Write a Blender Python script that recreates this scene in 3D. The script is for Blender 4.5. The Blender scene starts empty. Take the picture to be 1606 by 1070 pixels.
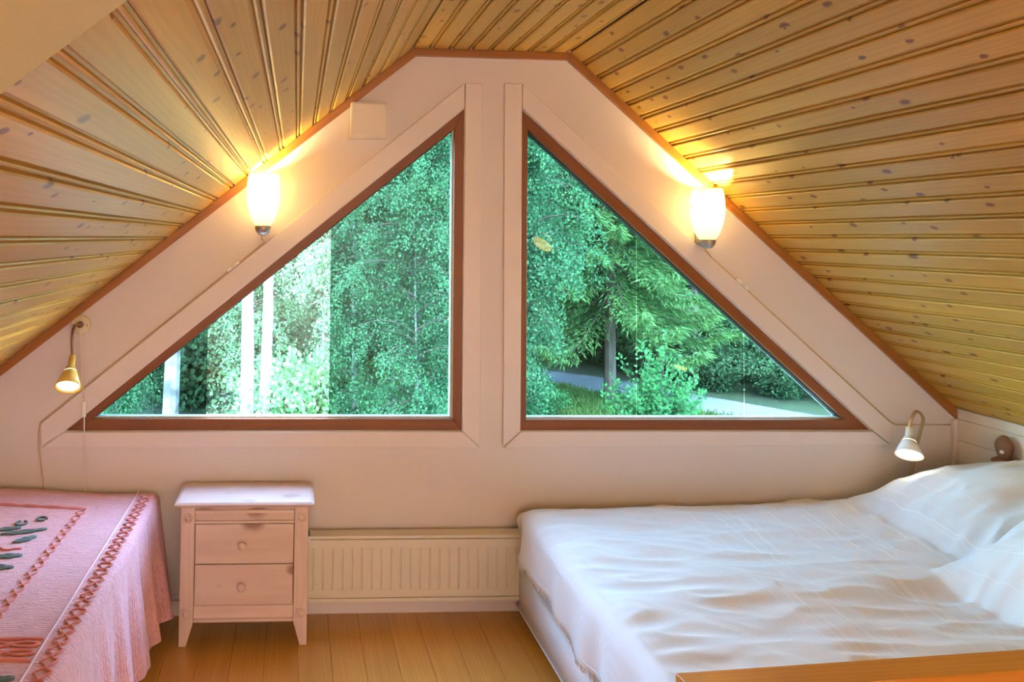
import bpy, bmesh, math, random
import numpy as np
from mathutils import Vector, Matrix, Euler, noise

random.seed(7); RNG = np.random.default_rng(7)
S = bpy.context.scene
COL = S.collection
PI = math.pi

# ------------------------------------------------------------------ camera
cam = bpy.data.objects.new('camera', bpy.data.cameras.new('camera'))
COL.objects.link(cam)
cam.data.sensor_fit = 'HORIZONTAL'; cam.data.sensor_width = 36.0
cam.data.lens = 1178.73 / 1606 * 36
cam.data.shift_x = (803 - 533.62) / 1606
cam.data.shift_y = (332.40 - 535) / 1606
cam.data.clip_start = 0.02; cam.data.clip_end = 300
r = Vector((0.9983, -0.05668, 0.0136)); u = Vector((-0.01551, -0.03337, 0.99932)); f = Vector((0.05618, 0.99783, 0.03419))
cam.matrix_world = Matrix(((r.x, u.x, -f.x, 0.0), (r.y, u.y, -f.y, -3.0), (r.z, u.z, -f.z, 1.4722), (0, 0, 0, 1)))
S.camera = cam

# ------------------------------------------------------------------ view, world, sun, added fill light
S.view_settings.view_transform = 'Standard'; S.view_settings.look = 'None'
S.view_settings.gamma = 1.0; S.view_settings.use_curve_mapping = False
S.view_settings.exposure = 0.0
SKY = 20.0; SUN = 13.0; FILL = 180.0
world = bpy.data.worlds.new('sky'); S.world = world; world.use_nodes = True
wn = world.node_tree; wn.nodes.clear()
sky = wn.nodes.new('ShaderNodeTexSky'); sky.sky_type = 'NISHITA'; sky.sun_disc = False
sky.sun_elevation = math.radians(50); sky.sun_rotation = math.radians(190)
sky.air_density = 1.0; sky.dust_density = 1.0; sky.ozone_density = 1.0
bg = wn.nodes.new('ShaderNodeBackground'); bg.inputs['Strength'].default_value = SKY
wo = wn.nodes.new('ShaderNodeOutputWorld')
wn.links.new(sky.outputs[0], bg.inputs['Color']); wn.links.new(bg.outputs[0], wo.inputs['Surface'])

def light(name, kind, loc, energy, color, rot=(0, 0, 0), **kw):
    d = bpy.data.lights.new(name, kind); d.energy = energy; d.color = color
    for k, v in kw.items(): setattr(d, k, v)
    o = bpy.data.objects.new(name, d); o.location = loc; o.rotation_euler = rot; COL.objects.link(o)
    return o
light('sun', 'SUN', (0, -10, 30), SUN, (1.0, 0.95, 0.86), (math.radians(42), 0, math.radians(-14)), angle=math.radians(3))
light('bounce_fill', 'AREA', (0.6, -4.3, 1.2), FILL, (1.0, 0.92, 0.83), (-PI / 2, 0, 0), shape='RECTANGLE', size=2.2, size_y=1.2)  # added warm fill with no fixture, bounced off the back wall behind the camera
for nm, cx, w in (('window_portal', -0.11, 1.6), ('window_portal', 1.64, 1.5)):
    po = light(nm, 'AREA', (cx, 0.3, 1.36), 1, (1, 1, 1), (-PI / 2, 0, 0), shape='RECTANGLE', size=w, size_y=1.34)
    po.data.cycles.is_portal = True

# ------------------------------------------------------------------ materials
def mat(name, color=(0.8, 0.8, 0.8), rough=0.5, **kw):
    m = bpy.data.materials.new(name); m.use_nodes = True
    b = m.node_tree.nodes['Principled BSDF']
    b.inputs['Base Color'].default_value = (*color, 1); b.inputs['Roughness'].default_value = rough
    for k, v in kw.items(): b.inputs[k.replace('_', ' ')].default_value = v
    return m
def nd(m, t, **kw):
    n = m.node_tree.nodes.new(t)
    for k, v in kw.items(): setattr(n, k, v)
    return n
def lk(m, a, b): m.node_tree.links.new(a, b)
def bsdf(m): return m.node_tree.nodes['Principled BSDF']
def ramp(m, fac, stops):
    n = nd(m, 'ShaderNodeValToRGB'); e = n.color_ramp.elements
    while len(e) < len(stops): e.new(0.5)
    for i, (p, c) in enumerate(stops): e[i].position = p; e[i].color = (*c, 1)
    lk(m, fac, n.inputs[0]); return n.outputs[0]
def math_n(m, op, a, b=None, c=None):
    n = nd(m, 'ShaderNodeMath', operation=op)
    for i, v in enumerate((a, b, c)):
        if v is None: continue
        if isinstance(v, (int, float)): n.inputs[i].default_value = v
        else: lk(m, v, n.inputs[i])
    return n.outputs[0]
def coords(m, scale=(1, 1, 1), rnd=True):
    tc = nd(m, 'ShaderNodeTexCoord'); mp = nd(m, 'ShaderNodeMapping'); mp.inputs['Scale'].default_value = scale
    if rnd:
        oi = nd(m, 'ShaderNodeObjectInfo'); ad = nd(m, 'ShaderNodeVectorMath', operation='ADD')
        cx = nd(m, 'ShaderNodeCombineXYZ')
        lk(m, math_n(m, 'MULTIPLY', oi.outputs['Random'], 37.0), cx.inputs[0])
        lk(m, math_n(m, 'MULTIPLY', oi.outputs['Random'], 91.0), cx.inputs[1])
        lk(m, tc.outputs['Object'], ad.inputs[0]); lk(m, cx.outputs[0], ad.inputs[1]); lk(m, ad.outputs[0], mp.inputs['Vector'])
    else: lk(m, tc.outputs['Object'], mp.inputs['Vector'])
    return mp.outputs[0]
def bump(m, h, strength=0.3, dist=0.01):
    n = nd(m, 'ShaderNodeBump'); n.inputs['Strength'].default_value = strength; n.inputs['Distance'].default_value = dist
    lk(m, h, n.inputs['Height']); lk(m, n.outputs[0], bsdf(m).inputs['Normal'])
def noise_n(m, vec, scale=5, detail=3, rough=0.5):
    n = nd(m, 'ShaderNodeTexNoise'); n.inputs['Scale'].default_value = scale
    n.inputs['Detail'].default_value = detail; n.inputs['Roughness'].default_value = rough
    lk(m, vec, n.inputs['Vector']); return n.outputs[0]
def mixc(m, fac, a, b, blend='MIX'):
    n = nd(m, 'ShaderNodeMix', data_type='RGBA', blend_type=blend)
    for i, v in ((0, fac), (6, a), (7, b)):
        if isinstance(v, (int, float)): n.inputs[i].default_value = v
        elif isinstance(v, tuple): n.inputs[i].default_value = (*v, 1)
        else: lk(m, v, n.inputs[i])
    return n.outputs[2]

def pine(name, light_c, dark_c, knot_c, rough=0.3, coat=0.3, knots=0.45, grain=(14, 1.0, 14), kscale=(9.0, 5.0, 9.0), vary=0.25, dim='3D', k0=0.035, k1=0.075):
    """grain runs along local Y"""
    m = mat(name, rough=rough); b = bsdf(m)
    b.inputs['Coat Weight'].default_value = coat; b.inputs['Coat Roughness'].default_value = 0.34
    v = coords(m, grain)
    wv = nd(m, 'ShaderNodeTexWave', wave_type='BANDS', bands_direction='X'); wv.inputs['Scale'].default_value = 1.6
    wv.inputs['Distortion'].default_value = 14.0; wv.inputs['Detail'].default_value = 2.0; wv.inputs['Detail Scale'].default_value = 0.7
    lk(m, v, wv.inputs['Vector'])
    g = math_n(m, 'ADD', math_n(m, 'MULTIPLY', wv.outputs['Fac'], 0.16), math_n(m, 'MULTIPLY', noise_n(m, v, 1.1, 6, 0.62), 0.84))
    c = ramp(m, g, [(0.30, light_c), (0.68, dark_c)])
    kv = coords(m, kscale); vo = nd(m, 'ShaderNodeTexVoronoi', voronoi_dimensions=dim); vo.inputs['Scale'].default_value = 1.0
    nz = noise_n(m, kv, 3.0, 2); ad = nd(m, 'ShaderNodeVectorMath', operation='ADD'); lk(m, kv, ad.inputs[0])
    sc = nd(m, 'ShaderNodeVectorMath', operation='SCALE'); sc.inputs['Scale'].default_value = 0.12
    nn = nd(m, 'ShaderNodeTexNoise'); nn.inputs['Scale'].default_value = 4.0; lk(m, kv, nn.inputs['Vector'])
    lk(m, nn.outputs['Color'], sc.inputs[0]); lk(m, sc.outputs[0], ad.inputs[1]); lk(m, ad.outputs[0], vo.inputs['Vector'])
    sp = nd(m, 'ShaderNodeSeparateColor'); lk(m, vo.outputs['Color'], sp.inputs[0])
    on = math_n(m, 'LESS_THAN', sp.outputs[0], knots)
    rad = math_n(m, 'MULTIPLY_ADD', sp.outputs[1], k1, k0)
    k = math_n(m, 'SUBTRACT', 1.0, math_n(m, 'DIVIDE', vo.outputs['Distance'], rad)); k = math_n(m, 'MULTIPLY', math_n(m, 'MAXIMUM', k, 0.0), on)
    k = math_n(m, 'MINIMUM', math_n(m, 'MULTIPLY', k, 2.2), 1.0)
    c = mixc(m, k, c, knot_c)
    oi = nd(m, 'ShaderNodeObjectInfo'); hs = nd(m, 'ShaderNodeHueSaturation')
    lk(m, math_n(m, 'MULTIPLY_ADD', oi.outputs['Random'], vary, 1.0 - vary / 2), hs.inputs['Value']); lk(m, c, hs.inputs['Color'])
    lk(m, hs.outputs[0], b.inputs['Base Color'])
    bump(m, g, 0.06, 0.002)
    return m

M = {}
M['ceiling'] = pine('varnished_pine', (0.61, 0.355, 0.062), (0.49, 0.275, 0.040), (0.20, 0.06, 0.008), 0.36, 0.40, 0.62, kscale=(12, 7, 0.01), dim='2D', k0=0.05, k1=0.11)
bsdf(M['ceiling']).inputs['Specular IOR Level'].default_value = 0.3
M['floor'] = pine('floor_pine', (0.68, 0.36, 0.075), (0.58, 0.285, 0.05), (0.24, 0.08, 0.02), 0.25, 0.45, 0.30, vary=0.10)
M['brown'] = pine('stained_trim', (0.38, 0.150, 0.022), (0.28, 0.10, 0.015), (0.08, 0.02, 0.006), 0.38, 0.1, 0.25, vary=0.1)
M['frame'] = pine('stained_window_wood', (0.26, 0.078, 0.010), (0.19, 0.052, 0.007), (0.05, 0.013, 0.005), 0.45, 0.06, 0.25, vary=0.1)
M['rail'] = pine('golden_pine', (0.54, 0.23, 0.030), (0.42, 0.155, 0.018), (0.14, 0.03, 0.008), 0.28, 0.5, 0.4, vary=0.08)
M['nightstand'] = pine('whitewashed_pine', (0.72, 0.56, 0.50), (0.64, 0.47, 0.41), (0.33, 0.19, 0.15), 0.42, 0.2, 0.75, grain=(10, 1.0, 10), kscale=(8, 5, 8), vary=0.06, k0=0.08, k1=0.22)
def painted(name, c, rough=0.5, sc=140, st=0.12):
    m = mat(name, c, rough); v = coords(m, rnd=False)
    n1 = noise_n(m, v, sc, 2); n2 = noise_n(m, v, 3, 3)
    lk(m, ramp(m, n2, [(0.3, tuple(x * 0.96 for x in c)), (0.7, c)]), bsdf(m).inputs['Base Color'])
    bump(m, n1, st, 0.002); return m
M['wall'] = painted('wall_paint', (0.735, 0.670, 0.655), 0.55)
M['casing'] = painted('casing_paint', (0.76, 0.685, 0.665), 0.42, 90, 0.05)
M['beige'] = painted('beige_plaster', (0.62, 0.57, 0.36), 0.6)
M['kneewall'] = painted('white_panelling', (0.80, 0.76, 0.70), 0.5, 90, 0.06)
M['radiator'] = painted('radiator_enamel', (0.74, 0.69, 0.60), 0.35, 60, 0.02)
M['box'] = painted('vent_plastic', (0.80, 0.72, 0.62), 0.4, 60, 0.02)
M['white_plastic'] = mat('white_plastic', (0.85, 0.82, 0.77), 0.35)
M['cream_plastic'] = mat('cream_plastic', (0.75, 0.66, 0.46), 0.4)
M['cord'] = mat('cream_cord', (0.62, 0.45, 0.24), 0.5)
M['white_cord'] = mat('white_cord', (0.82, 0.74, 0.66), 0.5)
M['steel'] = mat('brushed_steel', (0.40, 0.37, 0.33), 0.35, Metallic=0.9)
M['brass'] = mat('aged_brass', (0.42, 0.28, 0.15), 0.35, Metallic=0.8)
M['gooseneck'] = mat('brown_gooseneck', (0.22, 0.12, 0.07), 0.4, Metallic=0.5)
M['dark'] = mat('dark_gap', (0.03, 0.02, 0.015), 0.8)
M['brown_peg'] = mat('brown_peg_wood', (0.22, 0.10, 0.05), 0.6)
M['white_lamp'] = mat('white_lacquer', (0.82, 0.80, 0.76), 0.35)
M['yellow_lamp'] = mat('ivory_lacquer', (0.72, 0.50, 0.12), 0.35)
M['seal_dark'] = mat('dark_gasket', (0.02, 0.025, 0.02), 0.6)
M['seal'] = mat('glazing_seal', (0.72, 0.75, 0.74), 0.4)
M['matt_white'] = mat('white_ticking', (0.84, 0.84, 0.86), 0.8)

def emit(name, c, s):
    m = bpy.data.materials.new(name); m.use_nodes = True; t = m.node_tree; t.nodes.clear()
    e = t.nodes.new('ShaderNodeEmission'); e.inputs[0].default_value = (*c, 1); e.inputs[1].default_value = s
    o = t.nodes.new('ShaderNodeOutputMaterial'); t.links.new(e.outputs[0], o.inputs[0]); return m
M['bulb'] = emit('lit_bulb', (1.0, 0.80, 0.42), 12.0)
M['bulb_strong'] = emit('lit_strong_bulb', (1.0, 0.62, 0.16), 45.0)
M['bulb_r'] = emit('lit_reading_bulb', (1.0, 0.88, 0.60), 9.0)
def opal():
    m = bpy.data.materials.new('opal_glass'); m.use_nodes = True; t = m.node_tree; t.nodes.clear()
    tr = t.nodes.new('ShaderNodeBsdfTranslucent'); tr.inputs[0].default_value = (0.97, 0.90, 0.68, 1)
    df = t.nodes.new('ShaderNodeBsdfDiffuse'); df.inputs[0].default_value = (0.9, 0.85, 0.7, 1)
    mx = t.nodes.new('ShaderNodeMixShader'); mx.inputs[0].default_value = 0.25
    em = t.nodes.new('ShaderNodeEmission'); em.inputs[0].default_value = (1.0, 0.88, 0.58, 1); em.inputs[1].default_value = 0.40
    ad = t.nodes.new('ShaderNodeAddShader'); o = t.nodes.new('ShaderNodeOutputMaterial')
    t.links.new(tr.outputs[0], mx.inputs[1]); t.links.new(df.outputs[0], mx.inputs[2])
    t.links.new(mx.outputs[0], ad.inputs[0]); t.links.new(em.outputs[0], ad.inputs[1]); t.links.new(ad.outputs[0], o.inputs[0]); return m
M['opal'] = opal()
def thin_glass(name, tint, ior=1.5):
    m = bpy.data.materials.new(name); m.use_nodes = True; t = m.node_tree; t.nodes.clear()
    tr = t.nodes.new('ShaderNodeBsdfTransparent'); tr.inputs[0].default_value = (*tint, 1)
    gl = t.nodes.new('ShaderNodeBsdfGlossy'); gl.inputs['Roughness'].default_value = 0.0
    fr = t.nodes.new('ShaderNodeFresnel'); fr.inputs['IOR'].default_value = ior
    mx = t.nodes.new('ShaderNodeMixShader'); o = t.nodes.new('ShaderNodeOutputMaterial')
    t.links.new(fr.outputs[0], mx.inputs[0]); t.links.new(tr.outputs[0], mx.inputs[1]); t.links.new(gl.outputs[0], mx.inputs[2])
    t.links.new(mx.outputs[0], o.inputs[0]); return m
M['glass'] = thin_glass('window_glass', (0.93, 0.97, 0.95), 1.55)
M['film'] = thin_glass('tinted_film', (0.175, 0.255, 0.235), 1.22)

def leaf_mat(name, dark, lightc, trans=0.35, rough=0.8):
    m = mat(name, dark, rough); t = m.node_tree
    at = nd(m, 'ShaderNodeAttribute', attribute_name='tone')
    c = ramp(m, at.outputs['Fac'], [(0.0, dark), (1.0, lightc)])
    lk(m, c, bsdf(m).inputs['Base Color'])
    bsdf(m).inputs['Specular IOR Level'].default_value = 0.12
    tl = nd(m, 'ShaderNodeBsdfTranslucent'); lk(m, c, tl.inputs[0])
    mx = nd(m, 'ShaderNodeMixShader'); mx.inputs[0].default_value = trans
    lk(m, bsdf(m).outputs[0], mx.inputs[1]); lk(m, tl.outputs[0], mx.inputs[2])
    lk(m, mx.outputs[0], t.nodes['Material Output'].inputs[0]); return m
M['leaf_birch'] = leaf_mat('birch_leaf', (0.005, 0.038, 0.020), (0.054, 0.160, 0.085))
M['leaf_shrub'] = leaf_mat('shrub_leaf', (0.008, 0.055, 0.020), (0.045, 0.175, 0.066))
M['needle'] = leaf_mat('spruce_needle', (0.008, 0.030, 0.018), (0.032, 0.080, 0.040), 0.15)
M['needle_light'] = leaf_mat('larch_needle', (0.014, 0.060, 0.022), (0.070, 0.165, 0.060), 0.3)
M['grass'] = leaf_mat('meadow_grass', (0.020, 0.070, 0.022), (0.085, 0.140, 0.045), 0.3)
def bark(name, c1, c2, sc):
    m = mat(name, c1, 0.85); v = coords(m, sc); lk(m, ramp(m, noise_n(m, v, 3, 4), [(0.38, c2), (0.55, c1)]), bsdf(m).inputs['Base Color']); return m
M['bark_birch'] = bark('birch_bark', (0.11, 0.125, 0.155), (0.04, 0.04, 0.05), (1, 1, 1.6))
M['bark_dark'] = bark('spruce_bark', (0.045, 0.038, 0.040), (0.018, 0.015, 0.016), (3, 3, 0.7))
def ground_mat():
    m = mat('forest_floor', rough=0.9); v = coords(m, rnd=False)
    lk(m, ramp(m, noise_n(m, v, 0.6, 6, 0.65), [(0.35, (0.008, 0.018, 0.010)), (0.55, (0.014, 0.036, 0.014)), (0.7, (0.024, 0.026, 0.018))]), bsdf(m).inputs['Base Color']); return m
M['ground'] = ground_mat()
def gravel():
    m = mat('gravel', rough=0.9); v = coords(m, rnd=False)
    n1 = noise_n(m, v, 40, 3); n2 = noise_n(m, v, 0.8, 3)
    c = mixc(m, 0.5, ramp(m, n1, [(0.3, (0.07, 0.075, 0.09)), (0.7, (0.14, 0.15, 0.20))]), ramp(m, n2, [(0.35, (0.08, 0.085, 0.10)), (0.65, (0.13, 0.14, 0.18))]))
    lk(m, c, bsdf(m).inputs['Base Color']); bump(m, n1, 0.5, 0.02); return m
M['gravel'] = gravel()
def fabric_white():
    m = mat('white_cotton', (0.83, 0.82, 0.83), 0.85); v = coords(m, rnd=False); b = bsdf(m)
    b.inputs['Sheen Weight'].default_value = 0.15
    wx = nd(m, 'ShaderNodeTexWave', bands_direction='X'); wx.inputs['Scale'].default_value = 75; wx.inputs['Distortion'].default_value = 0.6; lk(m, v, wx.inputs['Vector'])
    wy = nd(m, 'ShaderNodeTexWave', bands_direction='Y'); wy.inputs['Scale'].default_value = 75; wy.inputs['Distortion'].default_value = 0.6; lk(m, v, wy.inputs['Vector'])
    v2 = coords(m, (95, 0.8, 1), False); st = noise_n(m, v2, 1.0, 2)                  # drawn threads running across the bed
    sx = nd(m, 'ShaderNodeSeparateXYZ'); lk(m, v, sx.inputs[0])
    zone = ramp(m, math_n(m, 'MULTIPLY', sx.outputs[0], 0.3333), [(0.42, (0, 0, 0)), (0.52, (1, 1, 1)), (0.75, (1, 1, 1)), (0.82, (0, 0, 0))])
    stc = math_n(m, 'MULTIPLY', ramp(m, st, [(0.58, (0, 0, 0)), (0.62, (1, 1, 1))]), zone)
    h = math_n(m, 'ADD', math_n(m, 'MULTIPLY', math_n(m, 'ADD', wx.outputs['Fac'], wy.outputs['Fac']), 0.25), math_n(m, 'MULTIPLY', stc, 0.8))
    lk(m, mixc(m, stc, (0.86, 0.855, 0.865), (0.93, 0.93, 0.94)), b.inputs['Base Color'])
    bump(m, h, 0.45, 0.004); return m
M['cotton'] = fabric_white()
def fabric_pink():
    m = mat('pink_chenille', (0.80, 0.34, 0.36), 0.9); v = coords(m, rnd=False); b = bsdf(m); b.inputs['Sheen Weight'].default_value = 0.3
    wy = nd(m, 'ShaderNodeTexWave', bands_direction='Y'); wy.inputs['Scale'].default_value = 30; wy.inputs['Distortion'].default_value = 7.0
    wy.inputs['Detail'].default_value = 3; wy.inputs['Detail Scale'].default_value = 2.0; lk(m, v, wy.inputs['Vector'])
    n = noise_n(m, coords(m, (26, 90, 60), False), 1.0, 5, 0.7)
    h = math_n(m, 'ADD', math_n(m, 'MULTIPLY', wy.outputs['Fac'], 0.45), math_n(m, 'MULTIPLY', n, 1.55))
    lk(m, ramp(m, math_n(m, 'MULTIPLY', h, 0.5), [(0.25, (0.62, 0.28, 0.34)), (0.65, (0.86, 0.48, 0.53))]), b.inputs['Base Color'])
    bump(m, h, 0.6, 0.004); return m
M['pink'] = fabric_pink()
M['pink_rope'] = mat('coral_tuft', (0.70, 0.22, 0.20), 0.95, Sheen_Weight=0.3)
M['pale_pink'] = mat('pale_pink_seam', (0.86, 0.62, 0.66), 0.95)
M['teal_rope'] = mat('grey_green_tuft', (0.085, 0.15, 0.145), 0.95, Sheen_Weight=0.3)

# ------------------------------------------------------------------ mesh helpers
def link(name, me, m=None, parent=None, smooth=False):
    o = bpy.data.objects.new(name, me); COL.objects.link(o)
    if m is not None and not me.materials: me.materials.append(m)
    if smooth:
        for p in me.polygons: p.use_smooth = True
    if parent is not None: o.parent = parent
    return o
def pydata(name, v, fcs, m=None, parent=None, smooth=False):
    me = bpy.data.meshes.new(name); me.from_pydata([tuple(x) for x in v], [], fcs); me.update()
    return link(name, me, m, parent, smooth)
def tag(o, label=None, cat=None, group=None, kind=None):
    if label: o['label'] = label
    if cat: o['category'] = cat
    if group: o['group'] = group
    if kind: o['kind'] = kind
    return o
def empty(name, loc, label, cat, group=None, rz=0):
    o = bpy.data.objects.new(name, None); COL.objects.link(o); o.location = loc; o.rotation_euler = (0, 0, rz); o.empty_display_size = 0.1
    return tag(o, label, cat, group)
def bevel_bm(bm, w, seg=2):
    if w > 0: bmesh.ops.bevel(bm, geom=bm.edges[:], offset=w, segments=seg, affect='EDGES', profile=0.7)
def bm_obj(name, bm, m, parent=None, smooth=False):
    bmesh.ops.recalc_face_normals(bm, faces=bm.faces[:])
    me = bpy.data.meshes.new(name); bm.to_mesh(me); bm.free(); return link(name, me, m, parent, smooth)
def box(name, lo, hi, m, parent=None, bev=0.003, seg=2):
    bm = bmesh.new(); bmesh.ops.create_cube(bm, size=1)
    for v in bm.verts: v.co = Vector([(lo[i] + hi[i]) / 2 + v.co[i] * (hi[i] - lo[i]) for i in range(3)])
    bevel_bm(bm, bev, seg); return bm_obj(name, bm, m, parent)
def grain_box(name, lo, hi, m, parent, bev, seg=2):
    """box whose wood grain (local Y) runs along the parent's X"""
    # rotation +90 deg about Z sends local (a, b) to (-b, a)
    o = box(name, (lo[1], -hi[0], lo[2]), (hi[1], -lo[0], hi[2]), m, parent, bev, seg); o.rotation_euler = (0, 0, PI / 2); return o
def prism(name, poly, y0, y1, m, parent=None, bev=0.0, axis='Y'):
    """poly of (a,b) points extruded along an axis: Y -> (a,y,b), X -> (x,a,b), Z -> (a,b,z)"""
    def P(a, b, t): return {'Y': (a, t, b), 'X': (t, a, b), 'Z': (a, b, t)}[axis]
    bm = bmesh.new(); n = len(poly)
    A = [bm.verts.new(P(a, b, y0)) for a, b in poly]; B = [bm.verts.new(P(a, b, y1)) for a, b in poly]
    bm.faces.new(A); bm.faces.new(B[::-1])
    for i in range(n): bm.faces.new((A[i], B[i], B[(i + 1) % n], A[(i + 1) % n]))
    bevel_bm(bm, bev, 1); return bm_obj(name, bm, m, parent)
def tube_data(pts, rad, seg=8, closed=False):
    pts = [Vector(p) for p in pts]; n = len(pts); vs = []; fs = []
    rads = rad if isinstance(rad, (list, tuple)) else [rad] * n
    t0 = (pts[1] - pts[0]).normalized(); up = Vector((0, 0, 1)) if abs(t0.z) < 0.9 else Vector((1, 0, 0))
    nx = t0.cross(up).normalized()
    for i, p in enumerate(pts):
        t = (pts[min(i + 1, n - 1)] - pts[max(i - 1, 0)]).normalized()
        nx = (nx - t * nx.dot(t)).normalized(); ny = t.cross(nx)
        for k in range(seg):
            a = 2 * PI * k / seg; vs.append(p + (nx * math.cos(a) + ny * math.sin(a)) * rads[i])
    for i in range(n - 1):
        for k in range(seg): fs.append((i * seg + k, i * seg + (k + 1) % seg, (i + 1) * seg + (k + 1) % seg, (i + 1) * seg + k))
    fs.append(tuple(range(seg))[::-1]); fs.append(tuple((n - 1) * seg + k for k in range(seg)))
    return vs, fs
def tube(name, pts, rad, m, parent=None, seg=8):
    v, fc = tube_data(pts, rad, seg); return pydata(name, v, fc, m, parent, True)
def tubes(name, lists, rad, m, parent=None, seg=6):
    V = []; F = []
    for pts in lists:
        v, fc = tube_data(pts, rad, seg); o = len(V); V += v; F += [tuple(i + o for i in q) for q in fc]
    return pydata(name, V, F, m, parent, True)
def smooth_path(pts, n=8):
    P = [Vector(p) for p in pts]; P = [P[0] * 2 - P[1]] + P + [P[-1] * 2 - P[-2]]; out = []
    for i in range(1, len(P) - 2):
        for k in range(n):
            t = k / n; a, b, c, d = P[i - 1:i + 3]
            out.append(0.5 * ((2 * b) + (c - a) * t + (2 * a - 5 * b + 4 * c - d) * t * t + (3 * b - a - 3 * c + d) * t ** 3))
    out.append(P[-2]); return out
def lathe(name, prof, m, parent=None, seg=24, mtx=None, caps=(True, True)):
    V = []; F = []; n = len(prof)
    for rr, z in prof:
        for k in range(seg):
            a = 2 * PI * k / seg; V.append(Vector((rr * math.cos(a), rr * math.sin(a), z)))
    for i in range(n - 1):
        for k in range(seg): F.append((i * seg + k, i * seg + (k + 1) % seg, (i + 1) * seg + (k + 1) % seg, (i + 1) * seg + k))
    if caps[0]: F.append(tuple(range(seg))[::-1])
    if caps[1]: F.append(tuple((n - 1) * seg + k for k in range(seg)))
    if mtx is not None: V = [mtx @ v for v in V]
    return pydata(name, V, F, m, parent, True)
def axis_mtx(origin, direction):
    return Matrix.Translation(origin) @ Vector(direction).to_track_quat('Z', 'Y').to_matrix().to_4x4()

# ------------------------------------------------------------------ the room
XL, XR, YB = -1.60, 2.737, -5.5          # knee walls and back wall
RL, RR, ZC = 0.456, 1.101, 2.240         # ridge lines where slopes meet the flat ceiling
SL = (2.253 - 0.967) / (0.456 + 1.143); SR = (2.231 - 0.796) / (2.737 - 1.101)
ZL = ZC - (RL - XL) * SL; ZR = 0.796
floor = tag(box('floor', (XL, YB, -0.12), (XR, 0.0, -0.022), M['dark'], bev=0), kind='structure')
pw = 0.116; px0 = XL; plank = None; k = 0
while px0 < XR - 0.01:
    w = min(pw, XR - px0)
    if plank is None or w < pw - 1e-6:
        bm = bmesh.new(); bmesh.ops.create_cube(bm, size=1)
        for v in bm.verts: v.co = Vector(((v.co.x + 0.5) * (w - 0.0007), v.co.y * (0 - YB), v.co.z * 0.022))
        bmesh.ops.bevel(bm, geom=[e for e in bm.edges if abs(e.verts[0].co.y - e.verts[1].co.y) > 1 and e.verts[0].co.z > 0], offset=0.0008, segments=1, affect='EDGES')
        o = bm_obj('plank', bm, M['floor'], floor); plank = plank or o
    else:
        o = plank.copy(); COL.objects.link(o)
    o.location = (px0, YB / 2, -0.011); px0 += w; k += 1

def gable(name, holes, y0, y1, m, pts):
    cu = bpy.data.curves.new(name, 'CURVE'); cu.dimensions = '2D'; cu.fill_mode = 'BOTH'; cu.extrude = abs(y1 - y0) / 2
    for poly in [pts] + holes:
        s = cu.splines.new('POLY'); s.points.add(len(poly) - 1); s.use_cyclic_u = True
        for p_, (a, b) in zip(s.points, poly): p_.co = (a, b, 0, 1)
    t = bpy.data.objects.new(name + '_curve', cu); COL.objects.link(t)
    me = bpy.data.meshes.new_from_object(t.evaluated_get(bpy.context.evaluated_depsgraph_get()))
    bpy.data.objects.remove(t); bpy.data.curves.remove(cu)
    me.transform(Matrix.Translation((0, (y0 + y1) / 2, 0)) @ Matrix.Rotation(PI / 2, 4, 'X'))
    return link(name, me, m)
outline = [(XL, -0.12), (XR, -0.12), (XR, ZR + 0.03), (RR, ZC + 0.03), (RL, ZC + 0.03), (XL, ZL + 0.03)]
WL = [(-0.887, 0.708), (0.667, 0.708), (0.667, 2.000)]; GL = [(-0.788, 0.752), (0.630, 0.752), (0.630, 1.921)]
WR = [(0.905, 0.708), (2.371, 0.708), (0.905, 2.004)]; GR = [(0.931, 0.749), (2.268, 0.749), (0.931, 1.925)]
tag(gable('wall_front', [WL, WR], 0.0, 0.20, M['wall'], outline), kind='structure')
tag(gable('wall_back', [], YB - 0.1, YB, M['wall'], outline), kind='structure')
wl = tag(box('wall_left', (XL - 0.1, YB, -0.1), (XL, 0.0, ZL + 0.03), M['wall'], bev=0), kind='structure')
wr = tag(box('wall_right', (XR + 0.012, YB, -0.1), (XR + 0.1, 0.0, ZR + 0.05), M['dark'], bev=0), kind='structure')
zz = 0.0; i = 0
for z0, z1 in [(0.0, 0.07), (0.07, 0.155), (0.155, 0.24), (0.24, 0.325), (0.325, 0.41), (0.41, 0.497), (0.497, 0.584), (0.584, 0.671), (0.671, 0.758), (0.758, 0.80)]:
    box('panel_board', (XR, YB, z0 + 0.0005), (XR + 0.012, -0.001, z1 - 0.0005), M['kneewall'], wr, bev=0.002, seg=1)

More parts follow.
